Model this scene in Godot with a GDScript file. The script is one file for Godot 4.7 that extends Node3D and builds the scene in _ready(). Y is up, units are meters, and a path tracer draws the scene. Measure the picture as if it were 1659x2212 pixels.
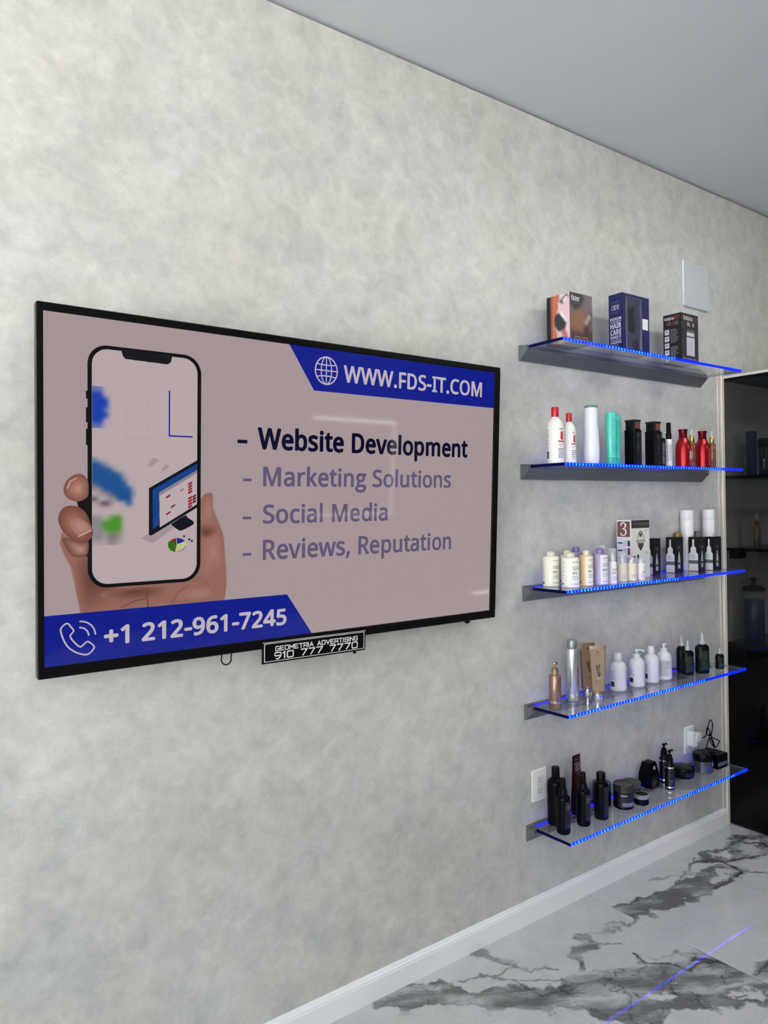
extends Node3D

# ------------------------------------------------------------------ measures
const SHELF_Y := [0.0, 1.8917, 1.5021, 1.1027, 0.7133, 0.3151]
const SHELF_L := 1.844
const SHELF_R := 2.913
const SHELF_DEPTH := 0.174
const CEIL_Y := 2.6795
const END_X := 3.072

var taken := {}
var mats := {}
var glyphs := {}
var atlas: Image
var atlas_x := 4
var atlas_y := 4
var atlas_row := 0
var print_mat: StandardMaterial3D
var print_metal: StandardMaterial3D
var rng := RandomNumberGenerator.new()


# ------------------------------------------------------------------ naming
func numbered(called: String) -> String:
	if not taken.has(called):
		taken[called] = 0
		return called
	taken[called] += 1
	return "%s_%03d" % [called, taken[called]]


func tag(o: Node3D, label: String, category: String, group := "") -> void:
	o.set_meta("label", label)
	o.set_meta("category", category)
	if group:
		o.set_meta("group", group)


func thing(called: String, label: String, category: String, at := Vector3.ZERO, group := "", turn := 0.0) -> Node3D:
	var o := Node3D.new()
	o.name = numbered(called)
	add_child(o)
	o.position = at
	o.rotation.y = turn
	tag(o, label, category, group)
	return o


func part(called: String, mesh: Mesh, mat: Material, parent: Node3D, at := Vector3.ZERO, label := "") -> MeshInstance3D:
	var o := MeshInstance3D.new()
	o.name = called
	o.mesh = mesh
	o.material_override = mat
	o.cast_shadow = GeometryInstance3D.SHADOW_CASTING_SETTING_ON
	parent.add_child(o, true)
	o.position = at
	if label:
		o.set_meta("label", label)
	return o


func struct(called: String, mesh: Mesh, mat: Material, at := Vector3.ZERO) -> MeshInstance3D:
	var o := part(called, mesh, mat, self, at)
	o.set_meta("kind", "structure")
	return o


# ------------------------------------------------------------------ materials
func rgb8(r: float, g: float, b: float) -> Color:
	return Color(r / 255.0, g / 255.0, b / 255.0)


func mat(c: Color, rough := 0.5, metal := 0.0) -> StandardMaterial3D:
	var key := "%s %.3f %.3f" % [c.to_html(), rough, metal]
	if not mats.has(key):
		var m := StandardMaterial3D.new()
		m.albedo_color = c
		m.roughness = rough
		m.metallic = metal
		if c.get_luminance() < 0.14 and metal < 0.5:
			m.metallic_specular = 0.2
		mats[key] = m
	return mats[key]


func clear(c: Color, alpha: float, rough := 0.03) -> StandardMaterial3D:
	var key := "clear %s %.3f %.3f" % [c.to_html(), alpha, rough]
	if not mats.has(key):
		var m := StandardMaterial3D.new()
		m.albedo_color = Color(c.r, c.g, c.b, alpha)
		m.transparency = BaseMaterial3D.TRANSPARENCY_ALPHA
		m.roughness = rough
		mats[key] = m
	return mats[key]


func glow(c: Color, energy: float) -> StandardMaterial3D:
	var m := StandardMaterial3D.new()
	m.albedo_color = Color(0.02, 0.02, 0.02)
	m.roughness = 0.25
	m.emission_enabled = true
	m.emission = c
	m.emission_energy_multiplier = energy
	return m


# ------------------------------------------------------------------ mesh helpers
func out_tri(st: SurfaceTool, a: Vector3, b: Vector3, c: Vector3, n: Vector3) -> void:
	# emitted clockwise as seen from the side that n points to
	var f := (b - a).cross(c - a)
	st.set_normal(n)
	st.add_vertex(a)
	if f.dot(n) > 0.0:
		st.set_normal(n)
		st.add_vertex(c)
		st.set_normal(n)
		st.add_vertex(b)
	else:
		st.set_normal(n)
		st.add_vertex(b)
		st.set_normal(n)
		st.add_vertex(c)


func hull_face(st: SurfaceTool, pts: Array, mid: Vector3) -> void:
	var n: Vector3 = (pts[1] - pts[0]).cross(pts[2] - pts[0]).normalized()
	var m := Vector3.ZERO
	for q in pts:
		m += q
	m /= pts.size()
	if n.dot(m - mid) < 0.0:
		n = -n
	for i in range(1, pts.size() - 1):
		out_tri(st, pts[0], pts[i], pts[i + 1], n)


func add_box(st: SurfaceTool, lo: Vector3, hi: Vector3, bev := 0.0) -> void:
	var c := (lo + hi) * 0.5
	var h := (hi - lo) * 0.5
	var b: float = minf(bev, minf(h.x, minf(h.y, h.z)) * 0.95)
	for ax in 3:
		var u := (ax + 1) % 3
		var v := (ax + 2) % 3
		for s in [-1.0, 1.0]:
			var q := []
			for k in [[-1, -1], [1, -1], [1, 1], [-1, 1]]:
				var w := Vector3.ZERO
				w[ax] = s * h[ax]
				w[u] = k[0] * (h[u] - b)
				w[v] = k[1] * (h[v] - b)
				q.append(c + w)
			hull_face(st, q, c)
	if b <= 0.0:
		return
	for ax in 3:
		var u := (ax + 1) % 3
		var v := (ax + 2) % 3
		for su in [-1.0, 1.0]:
			for sv in [-1.0, 1.0]:
				var q := []
				for k in [[-1, 0], [1, 0], [1, 1], [-1, 1]]:
					var w := Vector3.ZERO
					w[ax] = k[0] * (h[ax] - b)
					w[u] = su * (h[u] - (b if k[1] == 1 else 0.0))
					w[v] = sv * (h[v] - (0.0 if k[1] == 1 else b))
					q.append(c + w)
				hull_face(st, q, c)
	for sx in [-1.0, 1.0]:
		for sy in [-1.0, 1.0]:
			for sz in [-1.0, 1.0]:
				var s3 := Vector3(sx, sy, sz)
				var q := []
				for ax in 3:
					var w := s3 * (h - Vector3(b, b, b))
					w[ax] = s3[ax] * h[ax]
					q.append(c + w)
				hull_face(st, q, c)


func new_st() -> SurfaceTool:
	var st := SurfaceTool.new()
	st.begin(Mesh.PRIMITIVE_TRIANGLES)
	return st


func box(lo: Vector3, hi: Vector3, bev := 0.0) -> ArrayMesh:
	var st := new_st()
	add_box(st, lo, hi, bev)
	return st.commit()


func cbox(w: float, h: float, d: float, bev := 0.0) -> ArrayMesh:
	# centred on x and z, standing on y = 0
	return box(Vector3(-w / 2, 0, -d / 2), Vector3(w / 2, h, d / 2), bev)


# profile points in millimetres [radius, height], turned about y
func add_lathe(st: SurfaceTool, pts: Array, segs := 28, sx := 1.0, sz := 1.0, off := Vector3.ZERO, tilt := Basis.IDENTITY) -> void:
	var n := pts.size()
	for i in n - 1:
		var r0: float = pts[i][0] * 0.001
		var y0: float = pts[i][1] * 0.001
		var r1: float = pts[i + 1][0] * 0.001
		var y1: float = pts[i + 1][1] * 0.001
		var t := Vector2(r1 - r0, y1 - y0)
		if t.length() < 1e-7:
			continue
		t = t.normalized()
		var n0 := Vector2(t.y, -t.x)
		var na := n0
		var nb := n0
		if i > 0:
			var p := Vector2(pts[i][0] - pts[i - 1][0], pts[i][1] - pts[i - 1][1]).normalized()
			if p.dot(t) > 0.78:
				na = (n0 + Vector2(p.y, -p.x)).normalized()
		if i < n - 2:
			var p := Vector2(pts[i + 2][0] - pts[i + 1][0], pts[i + 2][1] - pts[i + 1][1]).normalized()
			if p.dot(t) > 0.78:
				nb = (n0 + Vector2(p.y, -p.x)).normalized()
		for j in segs:
			var q := []
			for k in [[j, 0], [j + 1, 0], [j + 1, 1], [j, 1]]:
				var a: float = TAU * k[0] / segs
				var r: float = r0 if k[1] == 0 else r1
				var y: float = y0 if k[1] == 0 else y1
				var nn: Vector2 = na if k[1] == 0 else nb
				q.append([off + tilt * Vector3(cos(a) * r * sx, y, sin(a) * r * sz), (tilt * Vector3(cos(a) * nn.x / sx, nn.y, sin(a) * nn.x / sz)).normalized()])
			for k in [0, 1, 2, 0, 2, 3]:
				st.set_normal(q[k][1])
				st.add_vertex(q[k][0])


func lathe(pts: Array, segs := 28, sx := 1.0, sz := 1.0) -> ArrayMesh:
	var st := new_st()
	add_lathe(st, pts, segs, sx, sz)
	return st.commit()


# polygon in the plane (a, b) pushed along the third axis; axis 0: (z, y) along x, axis 2: (x, y) along z, axis 1: (x, z) along y
func add_prism(st: SurfaceTool, poly: PackedVector2Array, axis: int, from: float, to: float) -> void:
	var at := func(p: Vector2, t: float) -> Vector3:
		if axis == 0:
			return Vector3(t, p.y, p.x)
		if axis == 1:
			return Vector3(p.x, t, p.y)
		return Vector3(p.x, p.y, t)
	var area := 0.0
	for i in poly.size():
		var p := poly[i]
		var q := poly[(i + 1) % poly.size()]
		area += p.x * q.y - q.x * p.y
	for i in poly.size():
		var p := poly[i]
		var q := poly[(i + 1) % poly.size()]
		var e := (q - p).normalized()
		var o := Vector2(e.y, -e.x) * signf(area)
		var n: Vector3 = at.call(o, 0.0)
		out_tri(st, at.call(p, from), at.call(q, from), at.call(q, to), n)
		out_tri(st, at.call(p, from), at.call(q, to), at.call(p, to), n)
	var dir: Vector3 = at.call(Vector2.ZERO, 1.0) * signf(to - from)
	var idx := Geometry2D.triangulate_polygon(poly)
	for i in range(0, idx.size(), 3):
		out_tri(st, at.call(poly[idx[i]], from), at.call(poly[idx[i + 1]], from), at.call(poly[idx[i + 2]], from), -dir)
		out_tri(st, at.call(poly[idx[i]], to), at.call(poly[idx[i + 1]], to), at.call(poly[idx[i + 2]], to), dir)


func prism(poly: Array, axis: int, from: float, to: float) -> ArrayMesh:
	var st := new_st()
	add_prism(st, PackedVector2Array(poly), axis, from, to)
	return st.commit()


func add_tube(st: SurfaceTool, pts: Array, r: float, sides := 8) -> void:
	var rings := []
	var side := Vector3.UP
	for i in pts.size():
		var d: Vector3 = (pts[mini(i + 1, pts.size() - 1)] - pts[maxi(i - 1, 0)]).normalized()
		if absf(d.dot(side)) > 0.95:
			side = Vector3.RIGHT if absf(d.x) < 0.9 else Vector3.FORWARD
		side = (side - d * d.dot(side)).normalized()
		var w := d.cross(side)
		var ring := []
		for k in sides:
			var a := TAU * k / sides
			ring.append([pts[i] + (side * cos(a) + w * sin(a)) * r, side * cos(a) + w * sin(a)])
		rings.append(ring)
	for i in rings.size() - 1:
		for k in sides:
			var a: Array = rings[i][k]
			var b: Array = rings[i][(k + 1) % sides]
			var c: Array = rings[i + 1][(k + 1) % sides]
			var d: Array = rings[i + 1][k]
			for q in [[a, c, b], [a, d, c]]:
				for v in q:
					st.set_normal(v[1])
					st.add_vertex(v[0])
	for e in [0, rings.size() - 1]:
		var n: Vector3 = (pts[0] - pts[1]).normalized() if e == 0 else (pts[-1] - pts[-2]).normalized()
		for k in range(1, sides - 1):
			out_tri(st, rings[e][0][0], rings[e][k][0], rings[e][k + 1][0], n)


func tube(pts: Array, r: float, sides := 8) -> ArrayMesh:
	var st := new_st()
	add_tube(st, pts, r, sides)
	return st.commit()


func spline(pts: Array, per := 8) -> Array:
	var out := []
	for i in pts.size() - 1:
		var a: Vector3 = pts[maxi(i - 1, 0)]
		var b: Vector3 = pts[i]
		var c: Vector3 = pts[i + 1]
		var d: Vector3 = pts[mini(i + 2, pts.size() - 1)]
		for k in per:
			out.append(b.cubic_interpolate(c, a, d, float(k) / per))
	out.append(pts[-1])
	return out


func rounded(x0: float, y0: float, x1: float, y1: float, r: float, n := 4) -> Array:
	var out := []
	for c in [[x1 - r, y1 - r, 0], [x0 + r, y1 - r, 1], [x0 + r, y0 + r, 2], [x1 - r, y0 + r, 3]]:
		for k in n + 1:
			var a: float = PI / 2 * (c[2] + float(k) / n)
			out.append(Vector2(c[0] + cos(a) * r, c[1] + sin(a) * r))
	return out


# a flat printed panel facing +z, centred, with its piece of the print sheet
func panel(w: float, h: float, cell: Rect2i, turn := 0.0) -> ArrayMesh:
	var st := new_st()
	var s := 1.0 / 2048.0
	var u0 := cell.position.x * s
	var v0 := cell.position.y * s
	var u1 := cell.end.x * s
	var v1 := cell.end.y * s
	var c := [[-w / 2, h / 2, u0, v0], [w / 2, h / 2, u1, v0], [w / 2, -h / 2, u1, v1], [-w / 2, -h / 2, u0, v1]]
	var b := Basis(Vector3.UP, turn)
	for k in [0, 1, 2, 0, 2, 3]:
		st.set_normal(b * Vector3(0, 0, 1))
		st.set_uv(Vector2(c[k][2], c[k][3]))
		st.add_vertex(b * Vector3(c[k][0], c[k][1], 0))
	return st.commit()


# a curved label round a bottle; mid and half in degrees, 90 faces the room
func curved_label(r: float, mid: float, half: float, y0: float, y1: float, cell: Rect2i, sx := 1.0, sz := 1.0, r_top := -1.0) -> ArrayMesh:
	var st := new_st()
	var s := 1.0 / 2048.0
	var n := 14
	var rt := r if r_top < 0.0 else r_top
	for i in n:
		var q := []
		for k in [[i, 1], [i + 1, 1], [i + 1, 0], [i, 0]]:
			var f: float = float(k[0]) / n
			var a := deg_to_rad(mid + half - 2.0 * half * f)
			var rr: float = rt if k[1] == 1 else r
			q.append([Vector3(cos(a) * rr * sx, y1 if k[1] == 1 else y0, sin(a) * rr * sz), Vector3(cos(a) / sx, 0, sin(a) / sz).normalized(), Vector2(lerpf(cell.position.x, cell.end.x, f) * s, (cell.position.y if k[1] == 1 else cell.end.y) * s)])
		for k in [0, 1, 2, 0, 2, 3]:
			st.set_normal(q[k][1])
			st.set_uv(q[k][2])
			st.add_vertex(q[k][0])
	return st.commit()


# ------------------------------------------------------------------ painting flat print
func fill_tri(img: Image, a: Vector2, b: Vector2, c: Vector2, col: Color) -> void:
	var y0 := int(ceil(minf(a.y, minf(b.y, c.y)) - 0.5))
	var y1 := int(floor(maxf(a.y, maxf(b.y, c.y)) - 0.5))
	for y in range(maxi(y0, 0), mini(y1, img.get_height() - 1) + 1):
		var yy := y + 0.5
		var lo := 1e9
		var hi := -1e9
		for e in [[a, b], [b, c], [c, a]]:
			var p: Vector2 = e[0]
			var q: Vector2 = e[1]
			if (p.y <= yy) != (q.y <= yy):
				var x := p.x + (q.x - p.x) * (yy - p.y) / (q.y - p.y)
				lo = minf(lo, x)
				hi = maxf(hi, x)
		var x0 := int(ceil(lo - 0.5))
		var x1 := int(ceil(hi - 0.5))
		if x1 > x0:
			img.fill_rect(Rect2i(x0, y, x1 - x0, 1), col)


func fill_poly(img: Image, pts: Array, col: Color) -> void:
	var lo := 1e9
	var hi := -1e9
	for p in pts:
		lo = minf(lo, p.y)
		hi = maxf(hi, p.y)
	for y in range(maxi(int(ceil(lo - 0.5)), 0), mini(int(floor(hi - 0.5)), img.get_height() - 1) + 1):
		var yy := y + 0.5
		var xs := []
		for i in pts.size():
			var p: Vector2 = pts[i]
			var q: Vector2 = pts[(i + 1) % pts.size()]
			if (p.y <= yy) != (q.y <= yy):
				xs.append(p.x + (q.x - p.x) * (yy - p.y) / (q.y - p.y))
		xs.sort()
		for k in range(0, xs.size() - 1, 2):
			var x0 := int(ceil(xs[k] - 0.5))
			var x1 := int(ceil(xs[k + 1] - 0.5))
			if x1 > x0:
				img.fill_rect(Rect2i(x0, y, x1 - x0, 1), col)


func smooth_poly(pts: Array, per := 6) -> Array:
	var out := []
	var n := pts.size()
	for i in n:
		var a: Vector2 = pts[(i + n - 1) % n]
		var b: Vector2 = pts[i]
		var c: Vector2 = pts[(i + 1) % n]
		var d: Vector2 = pts[(i + 2) % n]
		for k in per:
			out.append(b.cubic_interpolate(c, a, d, float(k) / per))
	return out


func ellipse(cx: float, cy: float, rx: float, ry: float, n := 40) -> Array:
	var out := []
	for k in n:
		out.append(Vector2(cx + cos(TAU * k / n) * rx, cy + sin(TAU * k / n) * ry))
	return out


func stroke(img: Image, pts: Array, w: float, col: Color) -> void:
	for i in pts.size() - 1:
		var a: Vector2 = pts[i]
		var b: Vector2 = pts[i + 1]
		var n := (b - a).normalized().orthogonal() * w * 0.5
		fill_poly(img, [a + n, b + n, b - n, a - n], col)
	if w > 2.5:
		for p in pts:
			fill_poly(img, ellipse(p.x, p.y, w * 0.5, w * 0.5, 12), col)


func v2(a: Array) -> Array:
	var out := []
	for p in a:
		out.append(Vector2(p[0], p[1]))
	return out


func text_tris(s: String, font: String) -> Dictionary:
	var key := font + s
	if glyphs.has(key):
		return glyphs[key]
	var f := SystemFont.new()
	f.font_names = PackedStringArray(["Droid Serif" if font.begins_with("serif") else "Droid Sans"])
	f.font_weight = 700 if font.ends_with("bold") else 400
	var t := TextMesh.new()
	t.text = s
	t.font = f
	t.font_size = 64
	t.pixel_size = 0.01
	t.depth = 0.0
	t.curve_step = 1.5
	var arr := t.get_mesh_arrays()
	var vs: PackedVector3Array = arr[Mesh.ARRAY_VERTEX]
	var ix: PackedInt32Array = arr[Mesh.ARRAY_INDEX] if arr[Mesh.ARRAY_INDEX] != null else PackedInt32Array(range(vs.size()))
	var lo := Vector2(1e9, 1e9)
	var hi := -lo
	var tris := PackedVector2Array()
	for i in ix:
		var p := Vector2(vs[i].x, vs[i].y)
		lo = lo.min(p)
		hi = hi.max(p)
		tris.append(p)
	glyphs[key] = {"t": tris, "lo": lo, "hi": hi}
	return glyphs[key]


# letters from x0 to x1, standing on base with capitals reaching cap; turned: 1 reads upwards
func text(img: Image, s: String, x0: float, x1: float, cap: float, base: float, col: Color, font := "sans", turned := 0) -> void:
	var d := text_tris(s, font)
	var h := text_tris("H", font)
	var sx: float = (x1 - x0) / maxf(d.hi.x - d.lo.x, 1e-4)
	var sy: float = (base - cap) / (h.hi.y - h.lo.y)
	var q := PackedVector2Array()
	for p in d.t:
		var u: float = x0 + (p.x - d.lo.x) * sx
		var v: float = base - (p.y - h.lo.y) * sy
		q.append(Vector2(u, v) if turned == 0 else Vector2(v, -u))
	for i in range(0, q.size(), 3):
		fill_tri(img, q[i], q[i + 1], q[i + 2], col)


func cell(w: int, h: int, bg: Color) -> Rect2i:
	if atlas_x + w + 4 > 2048:
		atlas_x = 4
		atlas_y += atlas_row + 6
		atlas_row = 0
	var r := Rect2i(atlas_x, atlas_y, w, h)
	atlas_x += w + 6
	atlas_row = maxi(atlas_row, h)
	atlas.fill_rect(r.grow(2), bg)
	return r


func ctext(r: Rect2i, s: String, fx0: float, fx1: float, fcap: float, fbase: float, col: Color, font := "sans") -> void:
	text(atlas, s, r.position.x + fx0 * r.size.x, r.position.x + fx1 * r.size.x, r.position.y + fcap * r.size.y, r.position.y + fbase * r.size.y, col, font)


func crect(r: Rect2i, x0: float, y0: float, x1: float, y1: float, col: Color) -> void:
	atlas.fill_rect(Rect2i(r.position.x + int(x0 * r.size.x), r.position.y + int(y0 * r.size.y), maxi(1, int((x1 - x0) * r.size.x)), maxi(1, int((y1 - y0) * r.size.y))), col)


func cpoly(r: Rect2i, pts: Array, col: Color) -> void:
	var q := []
	for p in pts:
		q.append(Vector2(r.position.x + p[0] * r.size.x, r.position.y + p[1] * r.size.y))
	fill_poly(atlas, q, col)


# rows of small print too small to read: broken dashes
func small_print(r: Rect2i, x0: float, y0: float, x1: float, y1: float, rows: int, col: Color) -> void:
	for i in rows:
		var y: float = lerpf(y0, y1, (i + 0.25) / rows)
		var h: float = (y1 - y0) / rows * 0.45
		var x := x0
		var end: float = lerpf(x0, x1, rng.randf_range(0.6, 1.0))
		while x < end - 0.02:
			var w: float = minf(rng.randf_range(0.05, 0.16), end - x)
			crect(r, x, y, x + w, y + h, col)
			x += w + 0.03


# ------------------------------------------------------------------ textures
func noise_bytes(seed_: int, freq: float, size: int, octaves := 4, warp := 0.0, kind := FastNoiseLite.TYPE_SIMPLEX_SMOOTH, ridged := false) -> PackedByteArray:
	var n := FastNoiseLite.new()
	n.seed = seed_
	n.noise_type = kind
	n.frequency = freq
	n.fractal_octaves = octaves
	if ridged:
		n.fractal_type = FastNoiseLite.FRACTAL_RIDGED
	if warp > 0.0:
		n.domain_warp_enabled = true
		n.domain_warp_amplitude = warp
		n.domain_warp_frequency = freq * 1.3
		n.domain_warp_fractal_octaves = 3
	var im := n.get_seamless_image(size, size)
	im.convert(Image.FORMAT_L8)
	return im.get_data()


func plaster_textures() -> Array:
	var s := 1024
	var a := noise_bytes(3, 0.006, s, 5, 70.0)
	var b := noise_bytes(11, 0.016, s, 4, 46.0)
	var c := noise_bytes(29, 0.05, s, 3, 14.0)
	var out := PackedByteArray()
	out.resize(s * s * 3)
	var hgt := PackedByteArray()
	hgt.resize(s * s)
	for i in s * s:
		var m: float = (a[i] - 128) * 0.045 + (b[i] - 128) * 0.048 + (c[i] - 128) * 0.03
		var w: float = (b[i] - a[i]) * 0.010
		out[i * 3] = clampi(int(196 + m + w), 0, 255)
		out[i * 3 + 1] = clampi(int(197 + m), 0, 255)
		out[i * 3 + 2] = clampi(int(192 + m - w), 0, 255)
		hgt[i] = clampi(int(128 + (b[i] - 128) * 0.6 + (c[i] - 128) * 0.4), 0, 255)
	var d := noise_bytes(41, 0.011, s, 5, 60.0)
	var rg := noise_bytes(73, 0.012, s, 4, 80.0, FastNoiseLite.TYPE_SIMPLEX_SMOOTH, true)
	var e := noise_bytes(57, 0.035, s, 4, 24.0)
	var det := PackedByteArray()
	det.resize(s * s * 3)
	for i in s * s:
		var v: int = clampi(int(238 + (d[i] - 128) * 0.085 + (e[i] - 128) * 0.055 + (rg[i] - 128) * 0.075), 0, 255)
		det[i * 3] = v
		det[i * 3 + 1] = v
		det[i * 3 + 2] = v
	return [
		ImageTexture.create_from_image(Image.create_from_data(s, s, false, Image.FORMAT_RGB8, out)),
		ImageTexture.create_from_image(Image.create_from_data(s, s, false, Image.FORMAT_RGB8, det)),
		ImageTexture.create_from_image(Image.create_from_data(s, s, false, Image.FORMAT_L8, hgt))]


# marble: soft grey clouds and sharp veins laid down in the tile's own metres, then bent by noise
func marble(x0: float, clouds: Array, holes: Array, veins: Array, seed_: int, rows: int, s := 1024) -> ImageTexture:
	var k := s / 1.2
	var soft := Image.create(s, s, false, Image.FORMAT_L8)
	var sharp := Image.create(s, s, false, Image.FORMAT_L8)
	for c in clouds:
		var q := []
		for p in c[1]:
			q.append(Vector2((p[0] - x0) * k, p[1] * k))
		fill_poly(soft, q, Color(c[0], c[0], c[0]))
	for c in holes:
		var q := []
		for p in c:
			q.append(Vector2((p[0] - x0) * k, p[1] * k))
		fill_poly(soft, smooth_poly(q, 5), Color(0, 0, 0))
	for c in veins:
		var q := []
		for p in c[2]:
			q.append(Vector2((p[0] - x0) * k, p[1] * k))
		stroke(sharp, q, c[0] * k, Color(c[1], c[1], c[1]))
	soft.resize(s / 8, s / 8, Image.INTERPOLATE_LANCZOS)
	soft.resize(s, s, Image.INTERPOLATE_CUBIC)
	sharp.resize(s / 4, s / 4, Image.INTERPOLATE_LANCZOS)
	sharp.resize(s, s, Image.INTERPOLATE_BILINEAR)
	var A := soft.get_data()
	var B := sharp.get_data()
	var w1 := noise_bytes(seed_, 0.012, s, 4)
	var w2 := noise_bytes(seed_ + 1, 0.012, s, 4)
	var g := noise_bytes(seed_ + 2, 0.010, s, 5, 60.0)
	var f := noise_bytes(seed_ + 3, 0.004, s, 5, 90.0)
	var out := PackedByteArray()
	out.resize(s * s * 3)
	out.fill(180)
	for y in rows:
		for x in s:
			var i := y * s + x
			var dx := (w1[i] - 128) >> 2
			var dy := (w2[i] - 128) >> 2
			var j: int = clampi(y + dy, 0, s - 1) * s + clampi(x + dx, 0, s - 1)
			var j2: int = clampi(y + (dy >> 1), 0, s - 1) * s + clampi(x + (dx >> 1), 0, s - 1)
			var a: float = A[j] / 255.0
			# streaks run along the bands
			var su := int((x + 0.55 * y) * 0.34) & (s - 1)
			var sv := int((y - 0.55 * x) * 1.25 + 4096) & (s - 1)
			var gs: int = g[sv * s + su]
			var t: float = a * clampf(0.78 + (gs - 128) / 120.0 + (g[i] - 128) / 300.0, 0.05, 1.25)
			# thin natural veinlets where the cloud noise crosses its middle
			var vl: float = maxf(0.0, 1.0 - absf(f[i] - 120) / 4.0) * (0.08 + 0.7 * a)
			var v: float = maxf(B[j2] / 255.0 * 0.8 * clampf(0.2 + g[i] / 170.0, 0.2, 1.0), vl)
			var base: float = 190.0 + (g[i] - 128) * 0.05
			var col: float = lerpf(base, 96.0, clampf(t, 0.0, 1.0))
			col = lerpf(col, 40.0, clampf(v, 0.0, 1.0))
			out[i * 3] = int(clampf(col - 2.0, 0, 255))
			out[i * 3 + 1] = int(clampf(col, 0, 255))
			out[i * 3 + 2] = int(clampf(col + 1.0, 0, 255))
	return ImageTexture.create_from_image(Image.create_from_data(s, s, false, Image.FORMAT_RGB8, out))


# ------------------------------------------------------------------ what the television shows
func soften(img: Image, r: Rect2i, by: int) -> void:
	var c := img.get_region(r)
	var n := 1
	while n < by:
		n *= 2
		c.resize(maxi(2, r.size.x / n), maxi(2, r.size.y / n), Image.INTERPOLATE_BILINEAR)
	while n > 1:
		n /= 2
		c.resize(maxi(2, r.size.x / n), maxi(2, r.size.y / n), Image.INTERPOLATE_BILINEAR)
	c.resize(r.size.x, r.size.y, Image.INTERPOLATE_BILINEAR)
	img.blit_rect(c, Rect2i(Vector2i.ZERO, r.size), r.position)


func tones(img: Image, pts: Array, toward: Vector2, steps: int, c0: Color, c1: Color) -> void:
	# a shape filled in nested tones that shrink toward one point, as in the displayed photograph of a hand
	for k in steps:
		var f := float(k) / steps
		var q := []
		for p in pts:
			q.append(p.lerp(toward, f))
		fill_poly(img, q, c0.lerp(c1, float(k) / maxf(steps - 1, 1)))


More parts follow.
